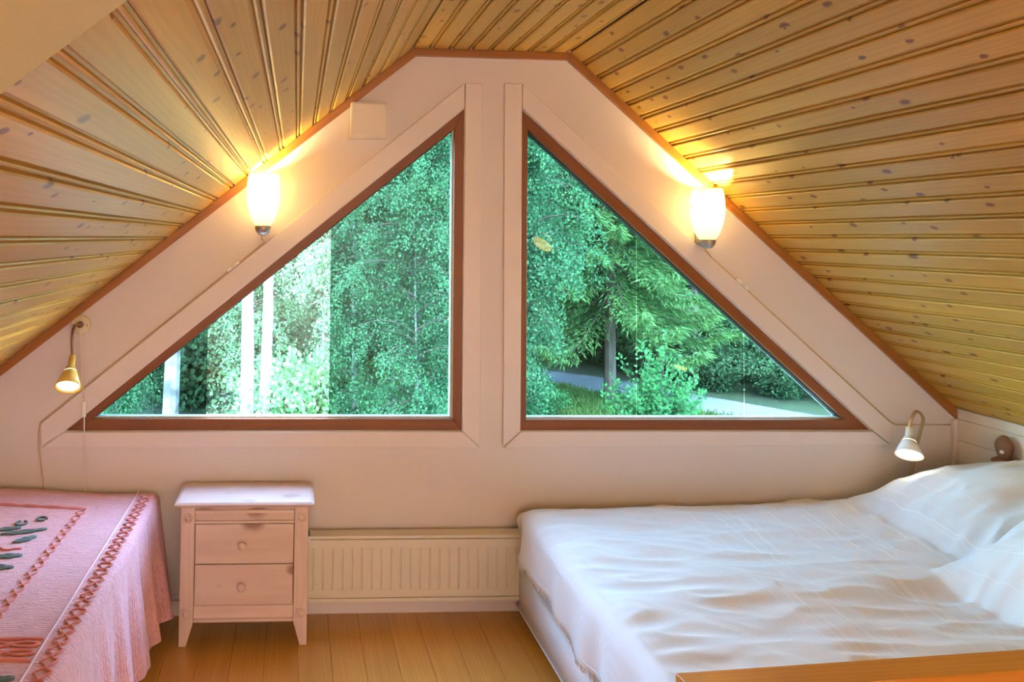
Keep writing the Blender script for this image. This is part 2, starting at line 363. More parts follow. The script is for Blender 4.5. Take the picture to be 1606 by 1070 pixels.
# ceiling: backing sheet with every matchboard a child of its own
def slab(a, b, t=0.08):
    d = Vector((b[0] - a[0], b[1] - a[1])).normalized(); n = Vector((-d.y, d.x))
    if n.y < 0: n = -n
    return [a, b, (b[0] + n.x * t, b[1] + n.y * t), (a[0] + n.x * t, a[1] + n.y * t)]
bm = bmesh.new()
off = 0.012
def shift(a, b, o):
    d = Vector((b[0] - a[0], b[1] - a[1])).normalized(); n = Vector((-d.y, d.x)); n = n if n.y > 0 else -n
    return (a[0] + n.x * o, a[1] + n.y * o), (b[0] + n.x * o, b[1] + n.y * o)
segs = [((XL - 0.1, ZL - 0.1 * SL), (RL, ZC)), ((RL, ZC), (RR, ZC)), ((RR, ZC), (XR + 0.1, ZR - 0.1 * SR))]
for a, b in segs:
    d_ = (Vector(b) - Vector(a)).normalized() * 0.12; a2, b2 = shift(tuple(Vector(a) - d_), tuple(Vector(b) + d_), off); poly = slab(a2, b2)
    A = [bm.verts.new((p_[0], 0.30, p_[1])) for p_ in poly]; B = [bm.verts.new((p_[0], YB - 0.1, p_[1])) for p_ in poly]
    bm.faces.new(A); bm.faces.new(B[::-1])
    for q in range(4): bm.faces.new((A[q], B[q], B[(q + 1) % 4], A[(q + 1) % 4]))
ceil = tag(bm_obj('ceiling', bm, M['dark']), kind='structure')
def board_mesh(w, y0, y1):
    """matchboard seen from below: flat face at z=0, sunk groove, half-round bead, groove; local X across, Y along"""
    T = 0.012; g = 0.0095
    pr = [(0.0008, T), (0.0008, 0.0030), (0.0040, 0.0), (w - 0.0255, 0.0), (w - 0.0220, 0.003), (w - 0.0205, g), (w - 0.0155, g)]
    for q in range(5):
        a = PI * q / 4; pr.append((w - 0.0105 - 0.0048 * math.cos(a), 0.0075 - 0.0060 * math.sin(a)))
    pr += [(w - 0.0055, g), (w, g), (w, T)]
    n = len(pr); V = [(x, y0, z) for x, z in pr] + [(x, y1, z) for x, z in pr]
    F = [(i, (i + 1) % n, (i + 1) % n + n, i + n) for i in range(n)] + [tuple(range(n))[::-1], tuple(range(n, 2 * n))]
    me = bpy.data.meshes.new('board'); me.from_pydata(V, [], F); me.update(); me.materials.append(M['ceiling']); return me
YBEAM = -2.245
def boards(a, b, flip, y0, phase=0.0):
    d = Vector((b[0] - a[0], 0, b[1] - a[1])); L = d.length; d.normalize()
    n = round(L / 0.082); w = L / n; me = board_mesh(w, y0, 0.0)
    nz = d.cross(Vector((0, 1, 0)));  nz = nz if nz.z > 0 else -nz
    yv = nz.cross(d)
    for i in range(n):
        o = bpy.data.objects.new('board', me); COL.objects.link(o); o.parent = ceil
        p_ = Vector((a[0], 0, a[1])) + d * (w * i)
        yy = Vector((0, yv.y, 0))
        mtx = Matrix(((d.x, yy.x, nz.x, p_.x), (d.y, yy.y, nz.y, 0), (d.z, yy.z, nz.z, p_.z), (0, 0, 0, 1)))
        o.matrix_world = mtx
boards((XL, ZL), (RL, ZC), False, YB)
boards((RL, ZC), (RR, ZC), False, YB)
boards((RR, ZC), (XR, ZR), False, YB)
# beige painted board closing the left slope near the camera
a2, b2 = shift((XL, ZL), (0.40, ZC - (RL - 0.40) * SL), -0.022)
a3, b3 = shift((XL, ZL), (0.40, ZC - (RL - 0.40) * SL), -0.001)
tag(prism('trim_5', [a2, b2, b3, a3], YBEAM, -3.6, M['beige'], bev=0.002), kind='structure')
# stained cornice along the gable
def cornice(name, a, b, w0, w1=None):
    d = Vector((b[0] - a[0], b[1] - a[1])).normalized(); n = Vector((d.y, -d.x)); n = n if n.y < 0 else -n
    return d, n
def trim_poly():
    w = 0.031
    P = [(XL, ZL), (RL, ZC), (RR, ZC), (XR, ZR)]; ns = []
    for a, b in zip(P, P[1:]):
        d = Vector((b[0] - a[0], b[1] - a[1])).normalized(); n = Vector((d.y, -d.x)); ns.append(n if n.y < 0 else -n)
    inner = [(XL, ZL + w * (ns[0].y - ns[0].x * SL * 1.0) if False else ZL - w / math.cos(math.atan(SL)))]
    for i in (0, 1):
        h = (ns[i] + ns[i + 1]).normalized(); k_ = w / h.dot(ns[i]); inner.append((P[i + 1][0] + h.x * k_, P[i + 1][1] + h.y * k_))
    inner.append((XR, ZR - w / math.cos(math.atan(SR))))
    return P, inner
P_, I_ = trim_poly()
for i in range(3):
    a, b = Vector((P_[i][0], 0, P_[i][1])), Vector((P_[i + 1][0], 0, P_[i + 1][1])); d = (b - a).normalized()
    # local frame: Y along the strip so that the grain follows it
    X_ = Vector((0, -1, 0)); Z_ = X_.cross(d)
    mtx = Matrix(((X_.x, d.x, Z_.x, a.x), (X_.y, d.y, Z_.y, a.y), (X_.z, d.z, Z_.z, a.z), (0, 0, 0, 1))); inv = mtx.inverted()
    poly = [P_[i], P_[i + 1], I_[i + 1], I_[i]]
    bm = bmesh.new(); A = [bm.verts.new(inv @ Vector((p_[0], -0.0005, p_[1]))) for p_ in poly]; B = [bm.verts.new(inv @ Vector((p_[0], -0.016, p_[1]))) for p_ in poly]
    bm.faces.new(A); bm.faces.new(B[::-1])
    for q in range(4): bm.faces.new((A[q], B[q], B[(q + 1) % 4], A[(q + 1) % 4]))
    bevel_bm(bm, 0.003, 2)
    o = bm_obj('trim_%d' % (i + 1), bm, M['brown']); o.matrix_world = mtx; tag(o, kind='structure')
tag(box('trim_4', (XR - 0.018, -0.018, 0.055), (XR - 0.0005, -0.0005, ZR - 0.042), M['casing'], bev=0.004), kind='structure')
tag(box('baseboard_front', (-1.5, -0.014, 0.0005), (XR - 0.02, -0.0005, 0.058), M['casing'], bev=0.004), kind='structure')

# windows
def beam(name, poly, y0, y1, m, parent, ax, bev=0.002):
    """prism in the wall plane, local Y along ax so wood grain follows it"""
    a = Vector((poly[0][0], 0, poly[0][1])); d = Vector((ax[0], 0, ax[1])).normalized(); X_ = Vector((0, -1, 0)); Z_ = X_.cross(d)
    mtx = Matrix(((X_.x, d.x, Z_.x, a.x), (X_.y, d.y, Z_.y, a.y), (X_.z, d.z, Z_.z, a.z), (0, 0, 0, 1))); inv = mtx.inverted()
    bm = bmesh.new(); n = len(poly)
    A = [bm.verts.new(inv @ Vector((p_[0], y0, p_[1]))) for p_ in poly]; B = [bm.verts.new(inv @ Vector((p_[0], y1, p_[1]))) for p_ in poly]
    bm.faces.new(A); bm.faces.new(B[::-1])
    for q in range(n): bm.faces.new((A[q], B[q], B[(q + 1) % n], A[(q + 1) % n]))
    bevel_bm(bm, bev, 1); o = bm_obj(name, bm, m, parent); o.matrix_local = mtx; return o
def lerp(a, b, t): return (a[0] + (b[0] - a[0]) * t, a[1] + (b[1] - a[1]) * t)
def window(name, W, G, casing, seams, films, left):
    root = bpy.data.objects.new(name, None); COL.objects.link(root); tag(root, kind='structure')
    # stained frame: bottom, upright, raking member; 0-1 bottom, upright at 1-2 (left window) or 0-2 (right window)
    f0, f1 = 0.006, 0.075
    for i, j in ((0, 1), (1, 2), (2, 0)):
        ax = (W[j][0] - W[i][0], W[j][1] - W[i][1])
        beam('frame_board', [W[i], W[j], G[j], G[i]], f0, f1, M['frame'], root, ax, 0.0015)
    # pale glazing seal just inside the frame
    cen = (sum(g[0] for g in G) / 3, sum(g[1] for g in G) / 3)
    H = [lerp(g, cen, 0.013) for g in G]
    for i, j in ((0, 1), (1, 2), (2, 0)):
        beam('glazing_seal', [G[i], G[j], H[j], H[i]], 0.030, 0.062, M['seal'] if i == 0 or (left and i == 1) else M['seal_dark'], root, (G[j][0] - G[i][0], G[j][1] - G[i][1]), 0)
    pane = prism('glass_pane', G, 0.050, 0.0501, M['glass'], root)
    pane.data.clear_geometry(); pane.data.from_pydata([(g[0], 0.050, g[1]) for g in G], [], [(0, 1, 2)])
    # tinted film pasted on the pane in upright strips
    def hyp(x):
        a, b = (G[0], G[2]) if left else (G[1], G[2]); t = (x - a[0]) / (b[0] - a[0]); return a[1] + t * (b[1] - a[1])
    for x0, x1 in films:
        z0 = G[0][1]; poly = [(x0, z0), (x1, z0), (x1, hyp(x1)), (x0, hyp(x0))]
        pydata('film_strip', [(a, 0.0485, b) for a, b in poly], [(0, 1, 2, 3)], M['film'], root)
    for poly, ax in casing:
        beam('casing_board', poly, -0.013, -0.0005, M['casing'], root, ax, 0.002)
    return root
cl = [([(-0.980, 0.737), (-0.975, 0.652), (-0.891, 0.7075), (0.6655, 2.0030), (0.6655, 2.104)], (1.64, 1.367)),
      ([(-0.973, 0.645), (0.738, 0.641), (0.668, 0.7055), (-0.889, 0.7055)], (1, 0)),
      ([(0.6685, 0.7075), (0.739, 0.643), (0.739, 2.104), (0.6685, 2.104)], (0, 1))]
window('window_1', WL, GL, cl, None, [(-0.788, -0.353), (0.136, 0.630)], True)
cr = [([(2.457, 0.733), (2.447, 0.652), (2.375, 0.7075), (0.9035, 2.008), (0.9035, 2.108)], (-1.55, 1.375)),
      ([(0.834, 0.641), (2.4462, 0.6500), (2.3735, 0.7055), (0.9035, 0.7055)], (1, 0)),
      ([(0.832, 0.645), (0.9015, 0.7075), (0.9015, 2.107), (0.830, 2.107)], (0, 1))]
window('window_2', WR, GR, cr, None, [(0.931, 1.4045), (1.4065, 1.863), (1.865, 2.266)], False)

# ------------------------------------------------------------------ outside
def np_mesh(name, V, F4, tone=None):
    """V (n,3); F4 (m,4)"""
    me = bpy.data.meshes.new(name); me.vertices.add(len(V)); me.vertices.foreach_set('co', np.ascontiguousarray(V, np.float32).ravel())
    m_ = len(F4); me.loops.add(m_ * 4); me.loops.foreach_set('vertex_index', np.ascontiguousarray(F4, np.int32).ravel())
    me.polygons.add(m_); me.polygons.foreach_set('loop_start', np.arange(0, m_ * 4, 4, dtype=np.int32))
    if tone is not None:
        at = me.attributes.new('tone', 'FLOAT', 'POINT'); at.data.foreach_set('value', np.ascontiguousarray(tone, np.float32))
    me.update(); me.validate(); return me
def unit(a): return a / np.maximum(np.linalg.norm(a, axis=1, keepdims=True), 1e-9)
def leaves(name, C, A, L, Wd, tone):
    """kite-shaped leaf at C along unit A with random roll"""
    n = len(C); R_ = unit(np.cross(A, RNG.normal(size=(n, 3)))); L = np.broadcast_to(L, n)[:, None]; Wd = np.broadcast_to(Wd, n)[:, None]
    V = np.stack([C, C + A * L * 0.45 + R_ * Wd * 0.5, C + A * L, C + A * L * 0.45 - R_ * Wd * 0.5], 1).reshape(-1, 3)
    return np_mesh(name, V, np.arange(4 * n).reshape(-1, 4), np.repeat(tone, 4))
def make_birch(seed, H, R, z_clear, nb, nleaf, ls, leafm, trunk_r=0.09, dense=1.0, barkm='bark_birch'):
    rs = np.random.default_rng(seed)
    tp = [(0.25 * math.sin(z * 0.5 + seed) * z / H, 0.25 * math.cos(z * 0.37 + seed) * z / H, z) for z in np.linspace(-0.3, H, 14)]
    tv = tube_data(tp, [trunk_r * (1.05 - 0.95 * q / 13) for q in range(14)], 8)
    br = []; C = []; T = []; A = []
    for b in range(nb):
        t = rs.random() ** 0.85; z = z_clear + (H - z_clear) * t
        env = R * (math.sin(PI * min(1, 0.16 + 0.84 * (1 - t))) ** 0.7); L = env * rs.uniform(0.65, 1.0); az = rs.uniform(0, 2 * PI)
        base = np.array([0.25 * math.sin(z * 0.5 + seed) * z / H, 0.25 * math.cos(z * 0.37 + seed) * z / H, z])
        s = np.linspace(0, 1, 7); d = np.array([math.cos(az), math.sin(az)])
        pts = base + np.stack([d[0] * L * s, d[1] * L * s, L * (0.75 * s - 0.75 * s * s)], 1)
        br.append(pts)
        nt = int(7 * L / R * dense) + 3
        for q in range(nt):
            sp = rs.uniform(0.06, 1.0); i = min(int(sp * 6), 5); fr = sp * 6 - i; p = pts[i] * (1 - fr) + pts[i + 1] * fr
            k = int(nleaf * rs.uniform(0.5, 1.3)); tl = rs.uniform(0.35, 0.95)
            tt = rs.random(k); side = rs.normal(size=2) * 0.45
            c = p + np.stack([side[0] * tt * tl, side[1] * tt * tl, -tl * tt ** 1.3 + 0.15 * tt], 1) + rs.normal(size=(k, 3)) * 0.085
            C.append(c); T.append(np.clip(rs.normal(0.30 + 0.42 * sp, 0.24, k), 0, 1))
            A.append(rs.normal(size=(k, 3)) * 0.7 + np.array([0, 0, -0.8]))
    C = np.concatenate(C); T = np.concatenate(T); A = unit(np.concatenate(A))
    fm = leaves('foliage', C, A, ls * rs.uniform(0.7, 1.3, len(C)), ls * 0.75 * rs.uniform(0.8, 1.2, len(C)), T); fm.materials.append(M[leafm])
    tm = bpy.data.meshes.new('trunk'); tm.from_pydata(tv[0], [], tv[1]); tm.materials.append(M[barkm])
    V = []; F = []
    for pts in br:
        v, fc = tube_data(pts, [0.022 * (1 - 0.8 * q / 6) for q in range(7)], 4); o = len(V); V += v; F += [tuple(i + o for i in q) for q in fc]
    bmh = bpy.data.meshes.new('branches'); bmh.from_pydata(V, [], F); bmh.materials.append(M['bark_dark'])
    return [('trunk', tm, None), ('branches', bmh, 'stuff'), ('foliage', fm, 'stuff')]
def make_spruce(seed, H, R, z_clear, leafm, droop=0.45, step=0.42, card=(0.22, 0.05), per=36):
    rs = np.random.default_rng(seed)
    tp = [(0, 0, z) for z in np.linspace(-0.3, H, 10)]; tv = tube_data(tp, [0.17 * (1.03 - q / 9) for q in range(10)], 8)
    C = []; A = []; T = []; br = []; z = z_clear
    while z < H - 0.3:
        t = (z - z_clear) / (H - z_clear); nbr = 6 if t < 0.8 else 4; a0 = rs.uniform(0, 6)
        for k in range(nbr):
            L = R * (1 - t) ** 0.8 * rs.uniform(0.75, 1.1) + 0.25; az = a0 + 2 * PI * k / nbr + rs.normal() * 0.15
            s = np.linspace(0, 1, 8); zz_ = -droop * L * np.sin(s * PI * 0.62) + 0.10 * L * s ** 3
            pts = np.stack([math.cos(az) * L * s, math.sin(az) * L * s, z + zz_], 1); br.append(pts)
            n = int(per * (0.5 + L)); sp = rs.uniform(0.12, 1, n); i = np.minimum((sp * 7).astype(int), 6); fr = (sp * 7 - i)[:, None]
            p = pts[i] * (1 - fr) + pts[i + 1] * fr
            side = np.where(rs.random(n) < 0.5, -1, 1)[:, None]; out = np.array([math.cos(az), math.sin(az), -0.15]); sd = np.array([-math.sin(az), math.cos(az), 0])
            dr = unit(out * rs.uniform(0.5, 1.0, (n, 1)) + sd * side * rs.uniform(0.3, 1.0, (n, 1)) + np.array([0, 0, -1]) * rs.uniform(0.0, 0.7, (n, 1)))
            ln = 0.30 * (1.15 - sp)[:, None] * L * 0.8
            for q in range(3):
                pp = p + dr * ln * (q / 2.2) + rs.normal(size=(n, 3)) * 0.03
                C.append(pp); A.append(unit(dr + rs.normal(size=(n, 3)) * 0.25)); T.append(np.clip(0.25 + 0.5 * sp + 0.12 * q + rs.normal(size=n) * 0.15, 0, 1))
        z += step * rs.uniform(0.85, 1.15)
    C = np.concatenate(C); A = np.concatenate(A); T = np.concatenate(T)
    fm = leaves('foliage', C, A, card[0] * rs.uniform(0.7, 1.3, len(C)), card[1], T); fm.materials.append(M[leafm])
    tm = bpy.data.meshes.new('trunk'); tm.from_pydata(tv[0], [], tv[1]); tm.materials.append(M['bark_dark'])
    V = []; F = []
    for pts in br:
        v, fc = tube_data(pts, [0.03 * (1 - 0.85 * q / 7) for q in range(8)], 4); o = len(V); V += v; F += [tuple(i + o for i in q) for q in fc]
    bmh = bpy.data.meshes.new('branches'); bmh.from_pydata(V, [], F); bmh.materials.append(M['bark_dark'])
    return [('trunk', tm, None), ('branches', bmh, 'stuff'), ('foliage', fm, 'stuff')]
def make_shrub(seed, H, R, nshoot, nleaf, ls, leafm, spiky=False):
    rs = np.random.default_rng(seed); C = []; A = []; T = []; br = []
    for b in range(nshoot):
        az = rs.uniform(0, 2 * PI); lean = R * rs.uniform(0.15, 1.0) ** 0.8; h = H * (1.0 - 0.45 * (lean / R) ** 1.5) * (rs.uniform(0.45, 0.78) if spiky and b % 6 else rs.uniform(0.85, 1.0))
        s = np.linspace(0, 1, 8); pts = np.stack([math.cos(az) * lean * s ** 1.1, math.sin(az) * lean * s ** 1.1, h * s], 1) + rs.normal(size=(8, 3)) * 0.02
        br.append(pts); k = nleaf; sp = rs.uniform(0.15, 1, k); i = np.minimum((sp * 7).astype(int), 6); fr = (sp * 7 - i)[:, None]
        p = pts[i] * (1 - fr) + pts[i + 1] * fr; sw = (0.035 if spiky else 0.05) + 0.22 * ((1 - sp)[:, None] ** 1.3)
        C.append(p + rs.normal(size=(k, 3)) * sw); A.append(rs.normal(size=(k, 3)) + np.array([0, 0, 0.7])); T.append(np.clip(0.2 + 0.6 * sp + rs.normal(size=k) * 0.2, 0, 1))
    C = np.concatenate(C); A = unit(np.concatenate(A)); T = np.concatenate(T)
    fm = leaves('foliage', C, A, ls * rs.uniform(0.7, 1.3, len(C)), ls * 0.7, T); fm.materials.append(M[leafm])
    V = []; F = []
    for pts in br:
        v, fc = tube_data(pts, [0.012 * (1 - 0.8 * q / 7) for q in range(8)], 4); o = len(V); V += v; F += [tuple(i + o for i in q) for q in fc]
    bmh = bpy.data.meshes.new('stems'); bmh.from_pydata(V, [], F); bmh.materials.append(M['bark_dark'])
    return [('stems', bmh, 'stuff'), ('foliage', fm, 'stuff')]
def plant(name, parts, loc, rz, sc, label, cat, group=None):
    root = empty(name, loc, label, cat, group, rz); root.scale = (sc, sc, sc)
    for nm, me, kind in parts:
        o = bpy.data.objects.new(nm, me); COL.objects.link(o); o.parent = root
        if kind: o['kind'] = kind
    return root
GZ = -3.0
def gz(x, y):
    return GZ + 0.10 * noise.noise((x * 0.2, y * 0.2, 0)) + max(0, y - 27) * 0.16
def build_ground():
    xs = np.linspace(-45, 55, 90); ys = np.linspace(1.0, 70, 80); V = []; F = []
    for y in ys:
        for x in xs: V.append((x, y, gz(x, y)))
    nx = len(xs)
    for j in range(len(ys) - 1):
        for i in range(nx - 1): F.append((j * nx + i, j * nx + i + 1, (j + 1) * nx + i + 1, (j + 1) * nx + i))
    o = pydata('ground', V, F, M['ground'], None, True); tag(o, kind='structure')
build_ground()
cpts = smooth_path([(3.5, 25.8, 0), (6.0, 23.4, 0), (8.9, 20.7, 0), (11.0, 17.6, 0), (13.2, 14.8, 0), (16.5, 12.0, 0)], 10)
V = []; F = []
for i, c in enumerate(cpts):
    t = (cpts[min(i + 1, len(cpts) - 1)] - cpts[max(i - 1, 0)]).normalized(); nrm = Vector((-t.y, t.x, 0))
    for k in range(5):
        q = c + nrm * (k - 2) / 2 * 1.05; V.append((q.x, q.y, gz(q.x, q.y) + 0.035 + 0.03 * (1 - abs(k - 2) / 2)))
for i in range(len(cpts) - 1):
    for k in range(4): F.append((i * 5 + k, i * 5 + k + 1, (i + 1) * 5 + k + 1, (i + 1) * 5 + k))
tag(pydata('gravel_path', V, F, M['gravel'], None, True), kind='structure')

birchA = make_birch(1, 11.5, 1.9, 0.8, 150, 70, 0.062, 'leaf_birch', 0.045)
birchB = make_birch(2, 10.0, 2.1, 0.3, 140, 70, 0.062, 'leaf_birch', 0.035)
birchT = make_birch(3, 15.0, 2.4, 7.5, 60, 40, 0.09, 'leaf_birch', 0.14)
spruceA = make_spruce(4, 17.0, 3.0, 1.2, 'needle')
larch = make_spruce(5, 13.5, 3.0, 3.2, 'needle_light', 0.5, 0.45, (0.20, 0.04), 70)
spruceT = make_spruce(6, 19.0, 2.8, 6.0, 'needle', 0.5, 0.5)
shrubA = make_shrub(8, 2.95, 1.3, 60, 110, 0.085, 'leaf_shrub', True)
bushD = make_shrub(10, 1.7, 1.4, 80, 110, 0.09, 'needle')
bushA = make_shrub(9, 1.6, 1.3, 70, 90, 0.075, 'leaf_shrub')
PL = [
 # name, parts, x, y, rz, scale, label, category, group
 ('birch_tree', birchA, 4.55, 12.0, 0.3, 1.0, 'pale green birch filling the left part of the right window', 'tree', None),
 ('birch_tree', birchB, 5.9, 16.5, 1.9, 0.85, 'birch with hanging leaves left of the conifers in right window', 'tree', None),
 ('birch_tree', birchB, 3.1, 12.5, 2.2, 1.05, 'leafy birch next to the upright right edge of left window', 'tree', None),
 ('birch_tree', birchA, 1.15, 11.5, 4.0, 0.95, 'dense birch right of the bright strip in left window', 'tree', None),
 ('birch_tree', birchB, 2.1, 9.6, 5.2, 0.72, 'small bushy birch in front of the taller ones in left window', 'tree', None),
 ('birch_tree', birchA, 2.4, 15.5, 0.9, 1.1, 'tall birch showing high up behind others near left window top', 'tree', None),
 ('birch_tree', birchT, -0.95, 12.0, 1.0, 1.0, 'birch with a bare white trunk inside the bright strip of left window', 'tree', None),
 ('birch_tree', birchT, -0.62, 12.3, 2.5, 0.9, 'thinner leaning birch right of the bare white trunk', 'tree', None),
 ('birch_tree', birchT, -2.0, 9.2, 3.1, 1.0, 'birch with pale trunk at the left corner of left window', 'tree', None),
 ('birch_tree', birchB, -1.2, 16.0, 0.4, 1.05, 'leafy birch behind the white trunks in bright strip', 'tree', None),
 ('birch_tree', birchA, -2.0, 18.5, 0.9, 1.25, 'tall sunlit birch deep in the left half of the bright strip', 'tree', None),
 ('birch_tree', birchB, -0.5, 19.2, 2.9, 1.35, 'sunlit birch deep in the middle of the bright strip', 'tree', None),
 ('birch_tree', birchA, 0.75, 17.6, 1.7, 1.2, 'sunlit birch deep at the right edge of the bright strip', 'tree', None),
 ('birch_tree', birchB, -3.9, 14.0, 3.4, 0.9, 'birch low in the far left corner of left window', 'tree', None),
 ('larch_tree', larch, 8.7, 17.5, 0.2, 1.0, 'light green conifer with drooping boughs over the path', 'tree', None),
 ('larch_tree', larch, 12.3, 22.0, 1.3, 1.1, 'light green conifer with a bare trunk right of the dark gap', 'tree', None),
 ('spruce_tree', spruceT, 14.9, 22.5, 2.0, 1.0, 'dark spruce near the right corner of right window', 'tree', None),
 ('spruce_tree', spruceT, 12.6, 20.3, 0.7, 0.95, 'spruce with grey trunk behind the leafy shrub', 'tree', None),
 ('spruce_tree', spruceA, 17.6, 20.5, 0.7, 0.85, 'dark bushy spruce beyond the path at far right', 'tree', None),
 ('shrub', shrubA, 7.45, 12.0, 0.0, 1.0, 'bright leafy shrub with upright shoots before the path', 'shrub', None),
 ('shrub', bushA, 6.0, 15.4, 0.0, 0.7, 'low bush at the foot of the pale birch in right window', 'shrub', None),
 ('shrub', bushD, 13.6, 21.2, 1.0, 1.6, 'broad dark bush beyond the path, first from the leafy shrub', 'shrub', None),
 ('shrub', bushD, 15.6, 20.0, 2.2, 1.7, 'broad dark bush beyond the path, second from the leafy shrub', 'shrub', None),
 ('shrub', bushD, 17.6, 18.4, 3.2, 1.6, 'broad dark bush rightmost beyond the path', 'shrub', None),
 ('shrub', bushD, 12.6, 19.2, 4.0, 0.95, 'low dark bush at the far edge of the path, nearest the leafy shrub', 'shrub', None),
 ('shrub', bushD, 14.1, 18.2, 5.0, 1.0, 'low dark bush at the far edge of the path, middle of three', 'shrub', None),
 ('shrub', bushD, 15.5, 16.9, 0.3, 1.0, 'low dark bush at the far edge of the path, furthest right', 'shrub', None),
 ('shrub', bushD, 9.4, 24.6, 0.5, 1.2, 'low dark undergrowth at the left end of the dark gap', 'shrub', None),
 ('shrub', bushD, 11.4, 24.0, 1.5, 1.3, 'low dark undergrowth in the middle of the dark gap', 'shrub', None),
 ('shrub', bushD, -2.9, 17.0, 1.5, 1.9, 'dark bush between the left corner trunk and the bright strip', 'shrub', None),
 ('spruce_tree', spruceA, -4.2, 21.5, 1.5, 0.8, 'dark spruce behind the left corner trunk of left window', 'tree', None),
 ('shrub', bushA, 0.2, 12.8, 2.0, 1.5, 'sunlit bush low in the bright strip of left window', 'shrub', None),
]
for nm, parts, x, y, rz, sc, lab, cat, grp in PL:
    plant(nm, parts, (x, y, gz(x, y)), rz, sc, lab, cat, grp)
rb = random.Random(3)
for i in range(24):
    row = i % 2; x = -9 + (i // 2) * 2.6 + rb.uniform(-0.8, 0.8) + row * 1.3; y = 25.5 + row * 5 + rb.uniform(-1.5, 1.5)
    if -9 < x < 1: parts, nm = (birchA if i % 3 else spruceA), ('birch_tree' if i % 3 else 'spruce_tree')
    else: parts, nm = (spruceA if i % 3 else spruceT), 'spruce_tree'
    plant(nm, parts, (x, y, gz(x, y)), rb.uniform(0, 6), rb.uniform(0.9, 1.15),
          'leafy birch in the dense wood far behind the garden' if nm == 'birch_tree' else 'tall dark spruce in the dense wood far behind the garden', 'tree',
          'birches of the far wood' if nm == 'birch_tree' else 'spruces of the far wood')
# meadow growth on the slope in front of the path
def build_grass():
    n = 45000; X_ = RNG.uniform(2.5, 12, n); Y_ = RNG.uniform(12.5, 24.5, n)
    cp = np.array([(c.x, c.y) for c in cpts]); dmin = np.min(np.hypot(X_[:, None] - cp[None, :, 0], Y_[:, None] - cp[None, :, 1]), 1)
    keep = (dmin > 1.15) & (X_ * 0.84 + Y_ * 0.54 < 19.2); X_ = X_[keep]; Y_ = Y_[keep]; n = len(X_)
    Z_ = np.array([gz(a, b) for a, b in zip(X_, Y_)]); C = np.stack([X_, Y_, Z_], 1)
    A = unit(RNG.normal(size=(n, 3)) * 0.35 + np.array([0, 0, 1])); cl = np.array([0.5 + 0.5 * noise.noise((a * 0.8, b * 0.8, 3)) for a, b in zip(X_, Y_)])
    me = leaves('meadow_grass', C, A, RNG.uniform(0.08, 0.28, n), 0.04, np.clip(cl + RNG.normal(size=n) * 0.2, 0, 1)); me.materials.append(M['grass'])
    tag(link('meadow_grass', me), 'yellowish green grass and herbs beside the gravel path', 'grass', kind='stuff')
build_grass()

# ------------------------------------------------------------------ wall things
def inline_cord(name, pts, label, sw_at, sw_dir, sw_label, side):
    t = tube(name, pts, 0.0028, M['cord'], None, 6); tag(t, label, 'cord')
    a = Vector(sw_at); d = Vector(sw_dir).normalized(); mtx = axis_mtx(a, d)
    # switch housing: rounded elongated body with a rocker
    bm = bmesh.new(); bmesh.ops.create_cube(bm, size=1)
    for v in bm.verts: v.co = Vector((v.co.x * 0.019, v.co.y * 0.014, v.co.z * 0.062))
    bevel_bm(bm, 0.0055, 3)
    for v in bm.verts: v.co = mtx @ v.co
    s = bm_obj('cord_switch', bm, M['white_plastic'], t); s['label'] = sw_label
    bm = bmesh.new(); bmesh.ops.create_cube(bm, size=1)
    for v in bm.verts: v.co = Vector((v.co.x * 0.009, v.co.y * 0.009, v.co.z * 0.018))
    bevel_bm(bm, 0.002, 2)
    off_ = Vector((0, -0.007, 0))
    for v in bm.verts: v.co = mtx @ v.co + off_
    bm_obj('rocker', bm, M['cream_plastic'], s)
yc = -0.0045
dl = Vector((1.646, 0, 1.367)).normalized(); nl = Vector((-dl.z, 0, dl.x)); dr = Vector((1.562, 0, -1.375)).normalized(); nr = Vector((-dr.z, 0, dr.x)); nr = nr if nr.z > 0 else -nr
def on_l(t): return Vector((-0.980, yc, 0.737)) + dl * t + nl * 0.005
def on_r(t): return Vector((0.895, yc, 2.108)) + dr * t + nr * 0.006
tl_ = (Vector((-0.14, 0, 1.43)) - Vector((-0.98, 0, 0.737))).dot(dl); tr_ = (Vector((1.683, 0, 1.42)) - Vector((0.895, 0, 2.108))).dot(dr)
swl = (Vector((-0.254, 0, 1.357)) - Vector((-0.98, 0, 0.737))).dot(dl); swr = (Vector((1.825, 0, 1.303)) - Vector((0.895, 0, 2.108))).dot(dr)
inline_cord('lamp_cord', [(-0.14, -0.018, 1.49), (-0.142, -0.012, 1.465)] + [tuple(on_l(tl_ + 0.02 - q * 0.05)) for q in range(3)] + [tuple(on_l(tl_ - 0.1 - (tl_ - 0.1) * q / 10)) for q in range(1, 11)]
            + [(-0.988, yc, 0.70), (-0.985, yc, 0.64), (-0.972, yc, 0.55), (-0.960, yc, 0.46), (-0.955, yc, 0.30)],
            'cream cord running down along the left window casing', on_l(swl) + nl * 0.004 + Vector((0, -0.004, 0)), dl, 'white inline switch', 0)
inline_cord('lamp_cord', [(1.655, -0.014, 1.46), (1.672, -0.010, 1.44)] + [tuple(on_r(tr_ + 0.02 + q * 0.05)) for q in range(3)] + [tuple(on_r(tr_ + 0.12 + (2.072 - tr_ - 0.12) * q / 10)) for q in range(1, 11)]
            + [(2.48, yc, 0.7295), (2.55, yc, 0.731), (2.63, yc, 0.73), (2.714, yc, 0.731)],
            'cream cord running down along the right window casing', on_r(swr) + nr * 0.004 + Vector((0, -0.004, 0)), dr, 'white inline switch', 1)

